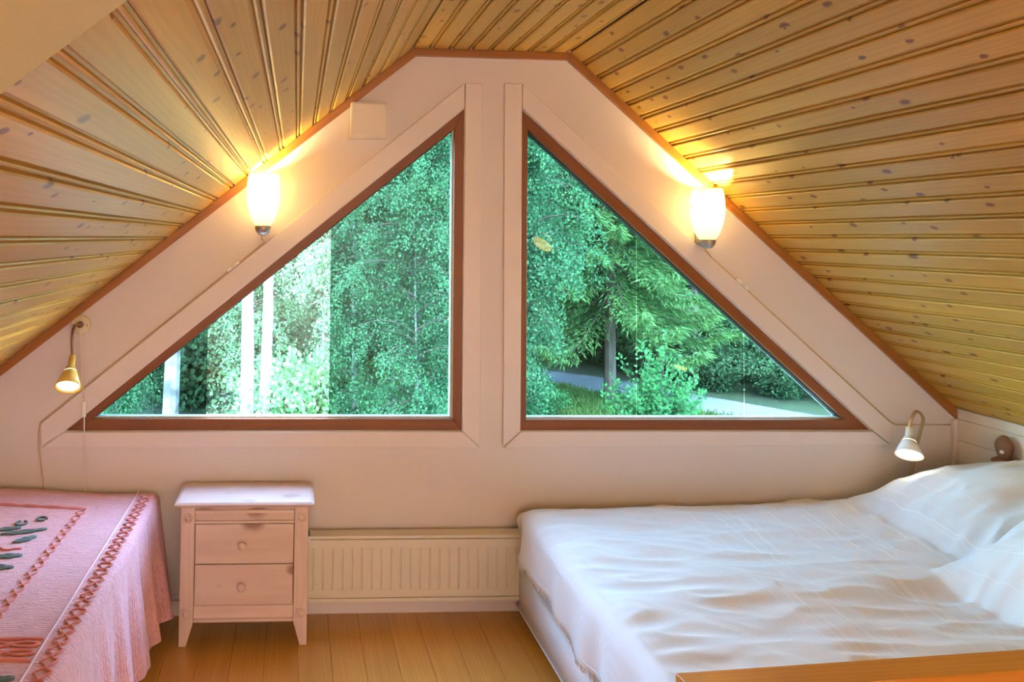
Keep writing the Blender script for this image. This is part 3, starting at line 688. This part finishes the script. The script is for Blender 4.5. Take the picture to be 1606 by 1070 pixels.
# square white box
vb = tag(box('vent_box', (0.203, -0.060, 1.868), (0.347, -0.0005, 2.008), M['box'], None, 0.004, 2), 'square white box on gable wall under the left ceiling slope', 'vent')
box('cover_plate', (0.208, -0.0635, 1.873), (0.342, -0.0605, 2.003), M['box'], vb, 0.002, 1)

# opal wall lamps
def sconce(x, zb, label):
    root = empty('wall_lamp', (x, 0, zb), label, 'lamp')
    cy = -0.070
    prof = [(0.030, 0.0), (0.043, 0.022), (0.054, 0.052), (0.0615, 0.085), (0.065, 0.12), (0.0645, 0.15), (0.0615, 0.18), (0.056, 0.205)]
    sh = lathe('glass_shade', prof, M['opal'], root, 32, Matrix.Translation((0, cy, 0.022)), (False, False))
    md = sh.modifiers.new('thick', 'SOLIDIFY'); md.thickness = 0.002
    lathe('end_cap', [(0.006, -0.014), (0.018, -0.010), (0.027, 0.0), (0.031, 0.014), (0.0305, 0.022), (0.010, 0.023)], M['steel'], root, 24, Matrix.Translation((0, cy, 0.0)))
    bk = box('bracket', (-0.016, cy + 0.02, 0.004), (0.016, -0.001, 0.018), M['steel'], root, 0.003)
    box('wall_plate', (-0.014, -0.010, 0.0), (0.014, -0.0006, 0.055), M['steel'], root, 0.004)
    hd = lathe('socket', [(0.014, 0.02), (0.014, 0.075), (0.010, 0.078)], M['white_plastic'], root, 16, Matrix.Translation((0, cy, 0)))
    bl = lathe('bulb', [(0.004, 0.0), (0.012, 0.008), (0.019, 0.03), (0.021, 0.045), (0.017, 0.062), (0.006, 0.071)], M['bulb'], root, 16, Matrix.Translation((0, cy, 0.079)))
    for s_ in (-1, 1):
        a = tube('shade_clip', [(s_ * 0.058, cy, 0.155), (s_ * 0.069, cy, 0.156)], 0.003, M['steel'], root, 8)
    p_ = light('wall_lamp_light', 'POINT', (0, cy, 0.172), 32.0, (1.0, 0.77, 0.32), shadow_soft_size=0.022); p_.parent = root
    return root
sconce(-0.135, 1.492, 'opal glass wall lamp on the left slope above left window')
sconce(1.642, 1.462, 'opal glass wall lamp on the right slope above right window')

# gooseneck reading lamps
def cone_lamp(root, tip, d, length, r0, r1, shade_m, energy, cap=0.012, bulb_m=None):
    d = Vector(d).normalized(); mtx = axis_mtx(Vector(tip), d)
    prof = [(cap * 0.7, -0.002), (cap, 0.0), (cap * 1.12, length * 0.30), (cap * 1.18, length * 0.34), (cap * 1.35, length * 0.35), (r1 * 0.62, length * 0.62), (r1, length), (r1 * 0.93, length), (r1 * 0.55, length * 0.62), (cap * 0.9, length * 0.4)]
    sh = lathe('lamp_shade', prof, shade_m, root, 28, mtx, (True, False))
    lathe('bulb', [(0.0001, length * 0.45), (r1 * 0.5, length * 0.5), (r1 * 0.78, length * 0.88), (r1 * 0.80, length * 0.95), (0.0001, length * 0.99)], bulb_m or M['bulb_r'], root, 24, mtx, (False, False))
    p_ = light('reading_light', 'SPOT', Vector(tip) + d * (length + 0.004), energy, (1.0, 0.74, 0.40), shadow_soft_size=0.02, spot_size=2.4, spot_blend=0.8)
    p_.rotation_euler = d.to_track_quat('-Z', 'Y').to_euler(); p_.parent = root
    return sh
rl = empty('reading_lamp', (-0.838, 0, 1.118), 'ivory gooseneck reading lamp on the gable wall left of left window', 'lamp')
lathe('wall_plate', [(0.038, 0.0006), (0.038, 0.010), (0.034, 0.015), (0.012, 0.017)], M['cream_plastic'], rl, 28, axis_mtx((0, 0, 0), (0, -1, 0)))
for s_ in (-1, 1): lathe('screw', [(0.0035, 0.014), (0.0035, 0.0165), (0.001, 0.017)], M['brass'], rl, 10, axis_mtx((s_ * 0.026, 0, 0), (0, -1, 0)))
lathe('collar', [(0.013, 0.014), (0.013, 0.026), (0.009, 0.030)], M['gooseneck'], rl, 18, axis_mtx((0.002, 0, 0.003), (0, -1, 0)))
tube('gooseneck', smooth_path([(0.002, -0.02, 0.003), (0.000, -0.07, 0.006), (-0.001, -0.105, -0.012), (0.001, -0.118, -0.055), (0.006, -0.122, -0.105)], 8), 0.0058, M['gooseneck'], rl, 10)
cone_lamp(rl, (0.006, -0.122, -0.103), (0.10, -0.85, -1.0), 0.130, 0.01, 0.047, M['yellow_lamp'], 0.8)
t = tube('pull_cord', [(0.004, -0.030, -0.008), (0.006, -0.032, -0.05), (0.014, -0.028, -0.18), (0.024, -0.022, -0.295)], 0.0018, M['white_cord'], rl, 6)
box('cord_joint', (0.019, -0.028, -0.352), (0.032, -0.016, -0.292), M['white_plastic'], rl, 0.003)
tube('lower_cord', [(0.026, -0.022, -0.352), (0.029, -0.020, -0.46), (0.036, -0.016, -0.60), (0.040, -0.016, -0.80)], 0.0024, M['white_cord'], rl, 6)

rr = empty('reading_lamp', (2.49, 0, 0.40), 'white gooseneck reading lamp rising behind the right bed', 'lamp')
lathe('wall_plate', [(0.036, 0.0006), (0.036, 0.010), (0.030, 0.014), (0.010, 0.016)], M['white_plastic'], rr, 24, axis_mtx((-0.012, 0, -0.02), (0, -1, 0)))
tube('gooseneck', smooth_path([(-0.012, -0.008, -0.02), (-0.012, -0.045, -0.015), (-0.010, -0.06, 0.06), (0.000, -0.075, 0.20), (0.012, -0.10, 0.33), (0.010, -0.115, 0.385), (-0.020, -0.12, 0.412), (-0.044, -0.122, 0.385), (-0.056, -0.124, 0.345)], 8), 0.0056, M['brass'], rr, 10)
cone_lamp(rr, (-0.055, -0.124, 0.348), (-0.55, -0.62, -1.0), 0.118, 0.01, 0.047, M['white_lamp'], 0.15)

# two more reading lamps further back in the room (seen mirrored in the right pane)
r3 = empty('reading_lamp', (1.80, -2.05, 1.622), 'gooseneck lamp under the right slope mirrored in right window', 'lamp')
lathe('wall_plate', [(0.036, 0.0), (0.036, 0.010), (0.012, 0.016)], M['cream_plastic'], r3, 24, axis_mtx((0.0, 0, 0.0), (-0.66, 0, -0.75)))
tube('gooseneck', smooth_path([(-0.008, 0, -0.010), (-0.02, 0, -0.035), (-0.025, 0.002, -0.065), (-0.035, 0.008, -0.092)], 6), 0.0055, M['brass'], r3, 10)
cone_lamp(r3, (-0.035, 0.008, -0.090), (-0.63, 0.30, -0.71), 0.130, 0.01, 0.090, M['yellow_lamp'], 1.0, bulb_m=M['bulb_strong'])
r4 = empty('reading_lamp', (XR - 0.001, -1.92, 0.68), 'gooseneck lamp on the right knee wall mirrored low in right window', 'lamp')
lathe('wall_plate', [(0.036, 0.0), (0.036, 0.010), (0.012, 0.016)], M['cream_plastic'], r4, 24, axis_mtx((0, 0, 0), (-1, 0, 0)))
tube('gooseneck', smooth_path([(-0.01, 0, 0), (-0.04, 0, 0.035), (-0.075, 0.0, 0.045), (-0.088, 0.0, 0.02)], 6), 0.0055, M['brass'], r4, 10)
cone_lamp(r4, (-0.088, 0.0, 0.022), (-0.45, 0.35, -0.85), 0.10, 0.01, 0.052, M['white_lamp'], 1.0, bulb_m=M['bulb_strong'])

# radiator
rad = empty('radiator', (0.62, 0, 0.080), 'low white panel radiator under the windows', 'radiator')
x0, x1 = -0.565, 0.60; zt = 0.250
def radiator_panel():
    w = x1 - x0; pr = []; x = x0 + 0.018; pitch = 0.0375
    while x + pitch < x1 - 0.01:
        pr += [(x, -0.0), (x + 0.003, 0.004), (x + 0.0055, 0.004), (x + 0.0085, 0.0)]; x += pitch
    pts = [(x0, 0.0)] + pr + [(x1, 0.0)]; V = []; F = []
    zs = [0.045, 0.052, zt - 0.052, zt - 0.045]
    for q, z in enumerate(zs):
        for px_, d in pts: V.append((px_, -0.090 + (d if q in (1, 2) else 0), z))
    n = len(pts)
    for q in range(3):
        for i in range(n - 1): F.append((q * n + i, q * n + i + 1, (q + 1) * n + i + 1, (q + 1) * n + i))
    return pydata('front_panel', V, F, M['radiator'], rad)
radiator_panel()
box('top_grille', (x0, -0.0905, zt - 0.012), (x1, -0.024, zt), M['radiator'], rad, 0.004)
box('top_rail', (x0, -0.091, zt - 0.046), (x1, -0.084, zt - 0.014), M['radiator'], rad, 0.002)
box('bottom_rail', (x0, -0.091, 0.018), (x1, -0.084, 0.046), M['radiator'], rad, 0.002)
box('bottom_lip', (x0, -0.094, 0.0), (x1, -0.030, 0.016), M['radiator'], rad, 0.004)
box('end_panel', (x0 - 0.002, -0.0915, 0.0), (x0 + 0.014, -0.024, zt), M['radiator'], rad, 0.004)
box('end_panel', (x1 - 0.014, -0.0915, 0.0), (x1 + 0.002, -0.024, zt), M['radiator'], rad, 0.004)
box('back_panel', (x0 + 0.01, -0.040, 0.01), (x1 - 0.01, -0.026, zt - 0.014), M['radiator'], rad, 0.002)
for xx in (x0 + 0.15, x1 - 0.15): box('wall_bracket', (xx - 0.012, -0.030, 0.03), (xx + 0.012, -0.0006, zt - 0.05), M['radiator'], rad, 0.001)
tube('supply_pipe', [(x1 - 0.05, -0.06, 0.005), (x1 - 0.05, -0.06, -0.09)], 0.008, M['radiator'], rad, 10)

# nightstand
ns = empty('nightstand', (-0.174, -0.235, 0), 'whitewashed pine nightstand with two drawers between the beds', 'nightstand')
NM = M['nightstand']
def woodbox(name, lo, hi, parent, along='X', bev=0.002, m=NM):
    """box whose wood grain (local Y) runs along the parent's X or Z"""
    if along == 'X': return grain_box(name, lo, hi, m, parent, bev)
    o = box(name, (lo[0], lo[2], -hi[1]), (hi[0], hi[2], -lo[1]), m, parent, bev); o.rotation_euler = (PI / 2, 0, 0); return o
# top board with moulded edge
def top_board():
    bm = bmesh.new(); L = [(-0.238, -0.008, 0.000), (-0.252, -0.014, 0.004), (-0.262, -0.020, 0.011), (-0.262, -0.020, 0.014), (-0.250, -0.012, 0.020)]
    rings = []
    for hx, fy, z in L:
        hx = abs(hx) - 0.012; rings.append([bm.verts.new((a, b, 0.495 + z)) for a, b in ((-hx - 0.0, fy), (hx, fy), (hx, 0.212), (-hx, 0.212))])
    bm.faces.new(rings[0][::-1]); bm.faces.new(rings[-1])
    for A, B in zip(rings, rings[1:]):
        for q in range(4): bm.faces.new((A[q], A[(q + 1) % 4], B[(q + 1) % 4], B[q]))
    R9 = Matrix.Rotation(-PI / 2, 4, 'Z')
    for v in bm.verts: v.co = R9 @ v.co
    o = bm_obj('top', bm, NM, ns); o.rotation_euler = (0, 0, PI / 2); return o
top_board()
def leg(s, y0, y1):
    xo, xi = 0.229 * s, 0.179 * s
    poly = [(xo, 0.494), (xi, 0.494), (xi, 0.085), (0.203 * s, 0.0005), (xo, 0.0005)]
    bm = bmesh.new(); A = [bm.verts.new((a, z, -y0)) for a, z in poly]; B = [bm.verts.new((a, z, -y1)) for a, z in poly]   # built so local Y is up
    bm.faces.new(A); bm.faces.new(B[::-1])
    for q in range(5): bm.faces.new((A[q], B[q], B[(q + 1) % 5], A[(q + 1) % 5]))
    bevel_bm(bm, 0.002, 1); o = bm_obj('leg', bm, NM, ns); o.rotation_euler = (PI / 2, 0, 0); return o
for s_ in (-1, 1):
    lg = leg(s_, 0.0, 0.022); leg(s_, 0.185, 0.207)
    for z in (0.455, 0.115):
        ro = lathe('rosette', [(0.0185, 0.0), (0.0185, 0.0035), (0.0160, 0.0045), (0.0145, 0.0010), (0.0130, 0.0010), (0.0115, 0.0050), (0.007, 0.0085), (0.001, 0.0095)], NM, lg, 24, axis_mtx((0.205 * s_, z, 0.0), (0, 0, 1)))
    woodbox('side_panel', (s_ * 0.210 - 0.008, 0.022, 0.085), (s_ * 0.210 + 0.008, 0.186, 0.494), ns, 'Z')
woodbox('upper_rail', (-0.178, 0.006, 0.434), (0.178, 0.022, 0.494), ns, 'X')
woodbox('rail_moulding', (-0.178, -0.003, 0.4725), (0.178, 0.010, 0.4835), ns, 'X', 0.002)
woodbox('rail_moulding', (-0.178, -0.003, 0.4365), (0.178, 0.010, 0.4455), ns, 'X', 0.002)
woodbox('lower_rail', (-0.178, 0.006, 0.084), (0.178, 0.022, 0.142), ns, 'X')
woodbox('rail_moulding', (-0.178, -0.003, 0.087), (0.178, 0.010, 0.098), ns, 'X', 0.002)
woodbox('back_panel', (-0.187, 0.190, 0.085), (0.187, 0.200, 0.494), ns, 'X')
box('inner_dark', (-0.178, 0.024, 0.10), (0.178, 0.03, 0.47), M['dark'], ns, 0)
for z0, z1 in ((0.291, 0.4315), (0.1445, 0.2875)):
    dw = woodbox('drawer', (-0.1765, 0.004, z0), (0.1765, 0.020, z1), ns, 'X', 0.002)
    zc = (z0 + z1) / 2 - 0.002
    # knob in the drawer's own (turned) frame: local x = world y, local y = -world x
    lathe('knob', [(0.0065, 0.0), (0.0065, 0.008), (0.0125, 0.012), (0.0155, 0.018), (0.0150, 0.024), (0.009, 0.0285), (0.001, 0.0295)], NM, dw, 24, axis_mtx((0.004, 0.008, zc), (-1, 0, 0)))

# ------------------------------------------------------------------ right bed
bed = empty('bed', (1.8, -0.70, 0), 'white divan bed along the gable under right window', 'bed')
def rbox(name, lo, hi, m, parent, rad_, bev, origin):
    """upholstered block with rounded upright corners"""
    bm = bmesh.new(); bmesh.ops.create_cube(bm, size=1)
    for v in bm.verts: v.co = Vector([(lo[i] + hi[i]) / 2 + v.co[i] * (hi[i] - lo[i]) for i in range(3)]) - Vector(origin)
    bmesh.ops.bevel(bm, geom=[e for e in bm.edges if abs(e.verts[0].co.z - e.verts[1].co.z) > 0.01], offset=rad_, segments=6, affect='EDGES')
    bmesh.ops.bevel(bm, geom=[e for e in bm.edges if abs(e.verts[0].co.z - e.verts[1].co.z) < 1e-5 and len(e.link_faces) == 2 and abs(e.calc_face_angle(0)) > 1.0], offset=bev, segments=4, affect='EDGES')
    return bm_obj(name, bm, m, parent, True)
BO = (1.8, -0.70, 0)
rbox('divan_base', (0.876, -1.36, 0.035), (2.715, -0.028, 0.205), M['matt_white'], bed, 0.05, 0.012, BO)
rbox('mattress', (0.882, -1.36, 0.207), (2.715, -0.028, 0.405), M['matt_white'], bed, 0.05, 0.025, BO)
def rrect_path(lo, hi, rad_, z):
    out = []
    for cx, cy, a0 in ((hi[0] - rad_, hi[1] - rad_, 0), (lo[0] + rad_, hi[1] - rad_, 90), (lo[0] + rad_, lo[1] + rad_, 180), (hi[0] - rad_, lo[1] + rad_, 270)):
        for q in range(7):
            a = math.radians(a0 + 15 * q); out.append((cx + rad_ * math.cos(a) - BO[0], cy + rad_ * math.sin(a) - BO[1], z))
    out.append(out[0]); return out
tube('piping', rrect_path((0.876, -1.361), (2.716, -0.027), 0.05, 0.206), 0.004, M['matt_white'], bed, 6)
tube('piping', rrect_path((0.874, -1.361), (2.716, -0.027), 0.05, 0.050), 0.0035, M['matt_white'], bed, 6)
for xx in (1.0, 2.6):
    for yy in (-1.25, -0.15): lathe('leg', [(0.022, 0.0005), (0.028, 0.036)], M['dark'], bed, 14, Matrix.Translation((xx - BO[0], yy - BO[1], 0)))

def sstep(a, b, x):
    t = min(1, max(0, (x - a) / (b - a))); return t * t * (3 - 2 * t)
def pillow(x, y, cx, cy, hx, hy, amp):
    dx = abs(x - cx) / hx; dy = abs(y - cy) / hy
    return amp * max(0.0, (1 - min(1, dx) ** 2.6)) ** 0.8 * max(0.0, (1 - min(1, dy) ** 2.6)) ** 0.8
def wrinkle(x, y):
    w = 0.014 * noise.noise((x * 2.3, y * 6.0, 1.7))
    q = noise.noise((x * 3.2 + 0.8 * y, y * 11, 5.1)); w += 0.010 * (1 - abs(q) * 2.2)
    q2 = noise.noise((x * 7 + 2 * y, y * 17, 9.4)); w += 0.0045 * (1 - abs(q2) * 2.0)
    d_ = noise.noise((x * 2.0 + 0.5 * y, y * 4.2, 12.3)); w -= 0.022 * sstep(1.15, 1.7, x) * max(0, d_)
    ck = sstep(1.6, 2.3, x); q3 = noise.noise((x * 6 - 3 * y, y * 9 + 2 * x, 3.3)); w += ck * 0.010 * (1 - abs(q3) * 2.4)
    return w
def spread_white():
    nx, ny = 250, 190; V = []; F = []
    x_edge, y_near, top = 0.893, -1.345, 0.428; L = 0.152; rr_ = 0.045; fall = 0.20
    S0 = np.linspace(-L, 2.715 - x_edge, nx); T0 = np.concatenate([np.linspace(-0.20, 0.0, 24)[:-1], np.linspace(0.0, -0.030 - y_near, ny - 23)])
    def prof(s):          # arc length from the edge -> (offset inwards, drop)
        arc = rr_ * PI / 2
        if s > arc * 0.5: return s - arc * 0.5 + rr_, 0.0
        if s > -arc * 0.5:
            a = (s + arc * 0.5) / arc * PI / 2; return rr_ - rr_ * math.cos(a), rr_ - rr_ * math.sin(a)
        return 0.0, rr_ + (-arc * 0.5 - s)
    for t in T0:
        oy, dy = prof(t)
        for s in S0:
            ox, dx = prof(s); x = x_edge + ox - 0.02; y = y_near + oy - 0.01
            y = min(y, -0.026)
            z = top - max(dx, 0) - dy * 0.95 if False else top - math.hypot(dx, dy)
            edge_in = sstep(0.0, 0.10, ox) * sstep(0.0, 0.06, oy)
            z += pillow(x, y, 2.75, -0.44, 0.56, 0.37, 0.215) + pillow(x, y, 2.47, -0.99, 0.46, 0.31, 0.25)
            z += 0.030 * sstep(1.3, 2.4, x) * sstep(-0.9, -0.1, y)
            z += wrinkle(x, y) * (0.25 + 0.75 * edge_in)
            far = sstep(-0.12, -0.03, y); z -= far * 0.03 * (1 + 0.6 * noise.noise((x * 5, 2, 2)))
            # folds of the hanging part on the foot end
            dn = min(1, dx / 0.17); yy = y
            if dx > 0:
                fold = 0.5 + 0.5 * math.sin(yy * 30 + 2.5 * noise.noise((yy * 4, 0, 3))) * (0.25 + 0.75 * sstep(-0.3, -0.6, yy))
                x -= dn * (0.006 + 0.026 * fold * (0.8 + 0.9 * noise.noise((yy * 3, 1, 0)))) + 0.02 * dn * sstep(-0.30, -0.05, yy) - 0.080 * dn * sstep(-0.20, -0.05, yy)
                z += 0.030 * dn * noise.noise((yy * 5, 4, 4)) + 0.02 * dn * sstep(-0.2, -0.05, yy) - 0.035 * dn * sstep(-0.45, -0.75, yy)
            V.append((x, y, z))
    n1, n2 = len(S0), len(T0)
    for j in range(n2 - 1):
        for i in range(n1 - 1): F.append((j * n1 + i, j * n1 + i + 1, (j + 1) * n1 + i + 1, (j + 1) * n1 + i))
    o = pydata('bedspread', V, F, M['cotton'], None, True); tag(o, 'rumpled white cotton bedspread over the right bed and pillows', 'bedspread')
    # fringe hanging from the foot-end hem
    FV = []; FF = []; hem = [Vector(V[j * n1]) for j in range(n2)]
    rf = random.Random(5)
    for j in range(24, n2 - 8):
        for q in range(2):
            p = hem[j].lerp(hem[min(j + 1, n2 - 1)], rf.random()); l = rf.uniform(0.012, 0.024); dxy = Vector((rf.uniform(-0.004, 0.003), rf.uniform(-0.004, 0.004), -l))
            v, fc = tube_data([p + Vector((0, 0, 0.002)), p + dxy * 0.6, p + dxy], [0.0016, 0.0015, 0.0008], 4); o_ = len(FV); FV += v; FF += [tuple(i + o_ for i in g) for g in fc]
    fr = pydata('fringe', FV, FF, M['cotton'], o); fr['kind'] = 'stuff'
    tube('hem_seam', [h + Vector((-0.0015, 0, 0.012)) for h in hem[24::2]], 0.0022, M['cotton'], o, 5)
spread_white()

# small brown peg figure on the knee wall beside the pillow mound
pg = empty('wall_peg', (2.725, -0.250, 0.700), 'small brown wooden peg with a white spot above the pillow', 'peg')
bm = bmesh.new(); bmesh.ops.create_uvsphere(bm, u_segments=16, v_segments=10, radius=1)
for v in bm.verts:
    k_ = 1 + 0.18 * math.sin(v.co.z * 4); v.co = Vector((v.co.x * 0.026 - 0.018, v.co.y * 0.030 * k_, v.co.z * 0.052))
bm_obj('peg_body', bm, M['brown_peg'], pg, True)
lathe('peg_base', [(0.042, -0.050), (0.040, -0.043), (0.024, -0.034)], M['brown_peg'], pg, 18, Matrix.Translation((-0.018, 0, 0)))
lathe('white_spot', [(0.0075, 0.0), (0.006, 0.003), (0.001, 0.004)], M['white_plastic'], pg, 12, axis_mtx((-0.040, -0.012, -0.008), (-0.9, -0.4, 0)))

# ------------------------------------------------------------------ left bed with pink chenille spread
bl_ = empty('bed', (-1.03, -0.85, 0), 'bed under the left slope beneath a pink bedspread', 'bed')
LO = (-1.03, -0.85, 0)
rbox('divan_base', (-1.53, -1.95, 0.06), (-0.545, -0.05, 0.26), M['matt_white'], bl_, 0.04, 0.012, LO)
rbox('mattress', (-1.53, -1.95, 0.262), (-0.545, -0.05, 0.455), M['matt_white'], bl_, 0.05, 0.025, LO)
for xx in (-1.45, -0.62):
    for yy in (-1.85, -0.15): lathe('leg', [(0.022, 0.0005), (0.028, 0.061)], M['dark'], bl_, 14, Matrix.Translation((xx - LO[0], yy - LO[1], 0)))
ZT = 0.486
def ptop(x, y): return ZT + 0.022 * sstep(-0.7, -1.1, x) * sstep(-0.5, -0.05, y) + 0.004 * noise.noise((x * 4, y * 4, 7)) + 0.002 * noise.noise((x * 13, y * 13, 7))
def spread_pink():
    xe = -0.515; rr_ = 0.035; drop = 0.41; arc = rr_ * PI / 2
    S0 = np.concatenate([np.linspace(-drop, -0.02, 40), np.linspace(-0.012, 0.06, 12), np.linspace(0.08, 1.02, 60)]); T0 = np.linspace(-1.95, -0.022, 220)
    V = []; F = []
    for y in T0:
        far = sstep(-0.09, -0.022, y)
        for s in S0:
            if s > arc / 2: ox, dz = s - arc / 2 + rr_, 0.0
            elif s > -arc / 2:
                a = (s + arc / 2) / arc * PI / 2; ox, dz = rr_ - rr_ * math.cos(a), rr_ - rr_ * math.sin(a)
            else: ox, dz = 0.0, rr_ + (-arc / 2 - s)
            x = xe - ox; z = ptop(x, y) - dz - 0.012 * far * (1 if dz < 0.02 else 0.5)
            dn = max(0, (dz - rr_)) / drop
            if dn > 0:
                ph = y * 34 + 1.5 * noise.noise((y * 3, 0, 8)); fo = math.sin(ph) + 0.35 * math.sin(ph * 2.3 + 1)
                x += dn * 0.045 + dn ** 0.8 * 0.019 * fo + 0.028 * dn * sstep(-0.26, -0.10, y)
                z += 0.012 * dn * noise.noise((y * 7, 3, 3))
            V.append((x, y, z))
    n1, n2 = len(S0), len(T0)
    for j in range(n2 - 1):
        for i in range(n1 - 1): F.append((j * n1 + i, (j + 1) * n1 + i, (j + 1) * n1 + i + 1, j * n1 + i + 1))
    return tag(pydata('bedspread', V, F, M['pink'], None, True), 'pink chenille bedspread with rope tufting over the left bed', 'bedspread')
pk = spread_pink()
def on_top(pts, h=0.0025): return [(x, y, ptop(x, y) + h) for x, y in pts]
def rope(name, curves, rad_, m):
    o = tubes(name, [on_top(c) for c in curves], rad_, m, pk, 6); return o
rj = random.Random(11)
# border of crossed tufts between the seam and the edge
for i in range(36):
    y = -0.12 - i * 0.046
    for sgn in (-1, 1):
        c = [(-0.556 + (q / 5 - 0.5) * 0.040 * 1.0, y + sgn * (q / 5 - 0.5) * 0.046 + 0.005 * math.sin(q * 2.0 + i)) for q in range(6)]
        rope('border_tuft', [c], 0.0027, M['pink_rope'])
tubes('edge_seam', [[(x, y, ptop(x, y) + 0.001) for x, y in [(-0.5935, -0.03 - q * 0.05) for q in range(38)]]], 0.003, M['pale_pink'], pk, 6)
# braided inner frame
def braid(a, b, n, wob, per, m=M['pink_rope'], rad_=0.0036):
    d = Vector((b[0] - a[0], b[1] - a[1])); nrm = Vector((-d.y, d.x)).normalized(); L = d.length
    for ph in (0, PI):
        c = []
        for q in range(n + 1):
            t = q / n; p = Vector(a) + d * t + nrm * wob * math.sin(2 * PI * t * L / per + ph); c.append((p.x, p.y))
        rope('rope_tuft', [c], rad_, m)
braid((-0.750, -0.235), (-0.755, -1.02), 120, 0.013, 0.105, rad_=0.003)
braid((-0.742, -0.225), (-1.50, -0.205), 80, 0.006, 0.16, rad_=0.003)
braid((-0.60, -1.13), (-1.50, -1.13), 100, 0.011, 0.14); braid((-0.60, -1.165), (-1.50, -1.165), 100, 0.011, 0.14)
for yv in (-1.105, -1.195): rope('rope_tuft', [[(-0.60 - q * 0.05, yv + 0.002 * math.sin(q * 1.7)) for q in range(19)]], 0.0042, M['pink_rope'])
# grey-green leaf and flower tufts
def leaf_tuft(cx, cy, ang, L, w):
    out = []
    for k_ in range(3):
        c = []
        for q in range(9):
            t = q / 8; a = (t - 0.5) * L; b = (k_ - 1) * w * math.sin(PI * t) + 0.0025 * math.sin(q * 2.3 + k_ * 2); c.append((cx + a * math.cos(ang) - b * math.sin(ang), cy + a * math.sin(ang) + b * math.cos(ang)))
        out.append(c)
    o = rope('leaf_tuft', out, 0.0042, M['teal_rope']); o['label'] = 'grey green leaf tuft'
def curl(cx, cy, r_, n=14, a0=0):
    c = [(cx + r_ * math.cos(a0 + q / n * 5.6), cy + r_ * math.sin(a0 + q / n * 5.6)) for q in range(n + 1)]
    o = rope('flower_tuft', [c], 0.0042, M['teal_rope']); o['label'] = 'grey green curled flower tuft'
curl(-0.862, -0.330, 0.016); curl(-0.918, -0.365, 0.018, a0=2)
leaf_tuft(-0.885, -0.435, 0.32, 0.14, 0.010); leaf_tuft(-0.955, -0.415, 0.25, 0.10, 0.010)
leaf_tuft(-0.860, -0.50, 0.75, 0.075, 0.012); leaf_tuft(-0.868, -0.625, 0.25, 0.085, 0.011); leaf_tuft(-0.865, -0.70, 0.02, 0.085, 0.011)
rope('rope_tuft', [[(-0.99 + q * 0.018, -0.545 - 0.012 * math.sin(q * 1.4) - q * 0.004) for q in range(9)]], 0.0035, M['pink_rope'])
leaf_tuft(-0.655, -1.275, 0.15, 0.09, 0.010); leaf_tuft(-0.74, -1.30, 0.15, 0.11, 0.010)

# ------------------------------------------------------------------ golden pine rail in the near right corner
rg = empty('pine_rail', (0.757, -1.527, 0), 'golden pine rail across the near side of the right bed', 'railing', rz=math.atan2(0.061, 0.791))
grain_box('rail_cap', (0.0, -0.072, 0.592), (2.0, 0.0, 0.623), M['rail'], rg, 0.005, 3)
grain_box('rail_board', (0.012, -0.050, 0.36), (1.98, -0.024, 0.590), M['rail'], rg, 0.004)
grain_box('rail_board', (0.012, -0.050, 0.08), (1.98, -0.024, 0.335), M['rail'], rg, 0.004)
for xx in (0.012, 0.95, 1.90): woodbox('post', (xx, -0.072, 0.001), (xx + 0.06, -0.052, 0.590), rg, 'Z', 0.003, M['rail'])
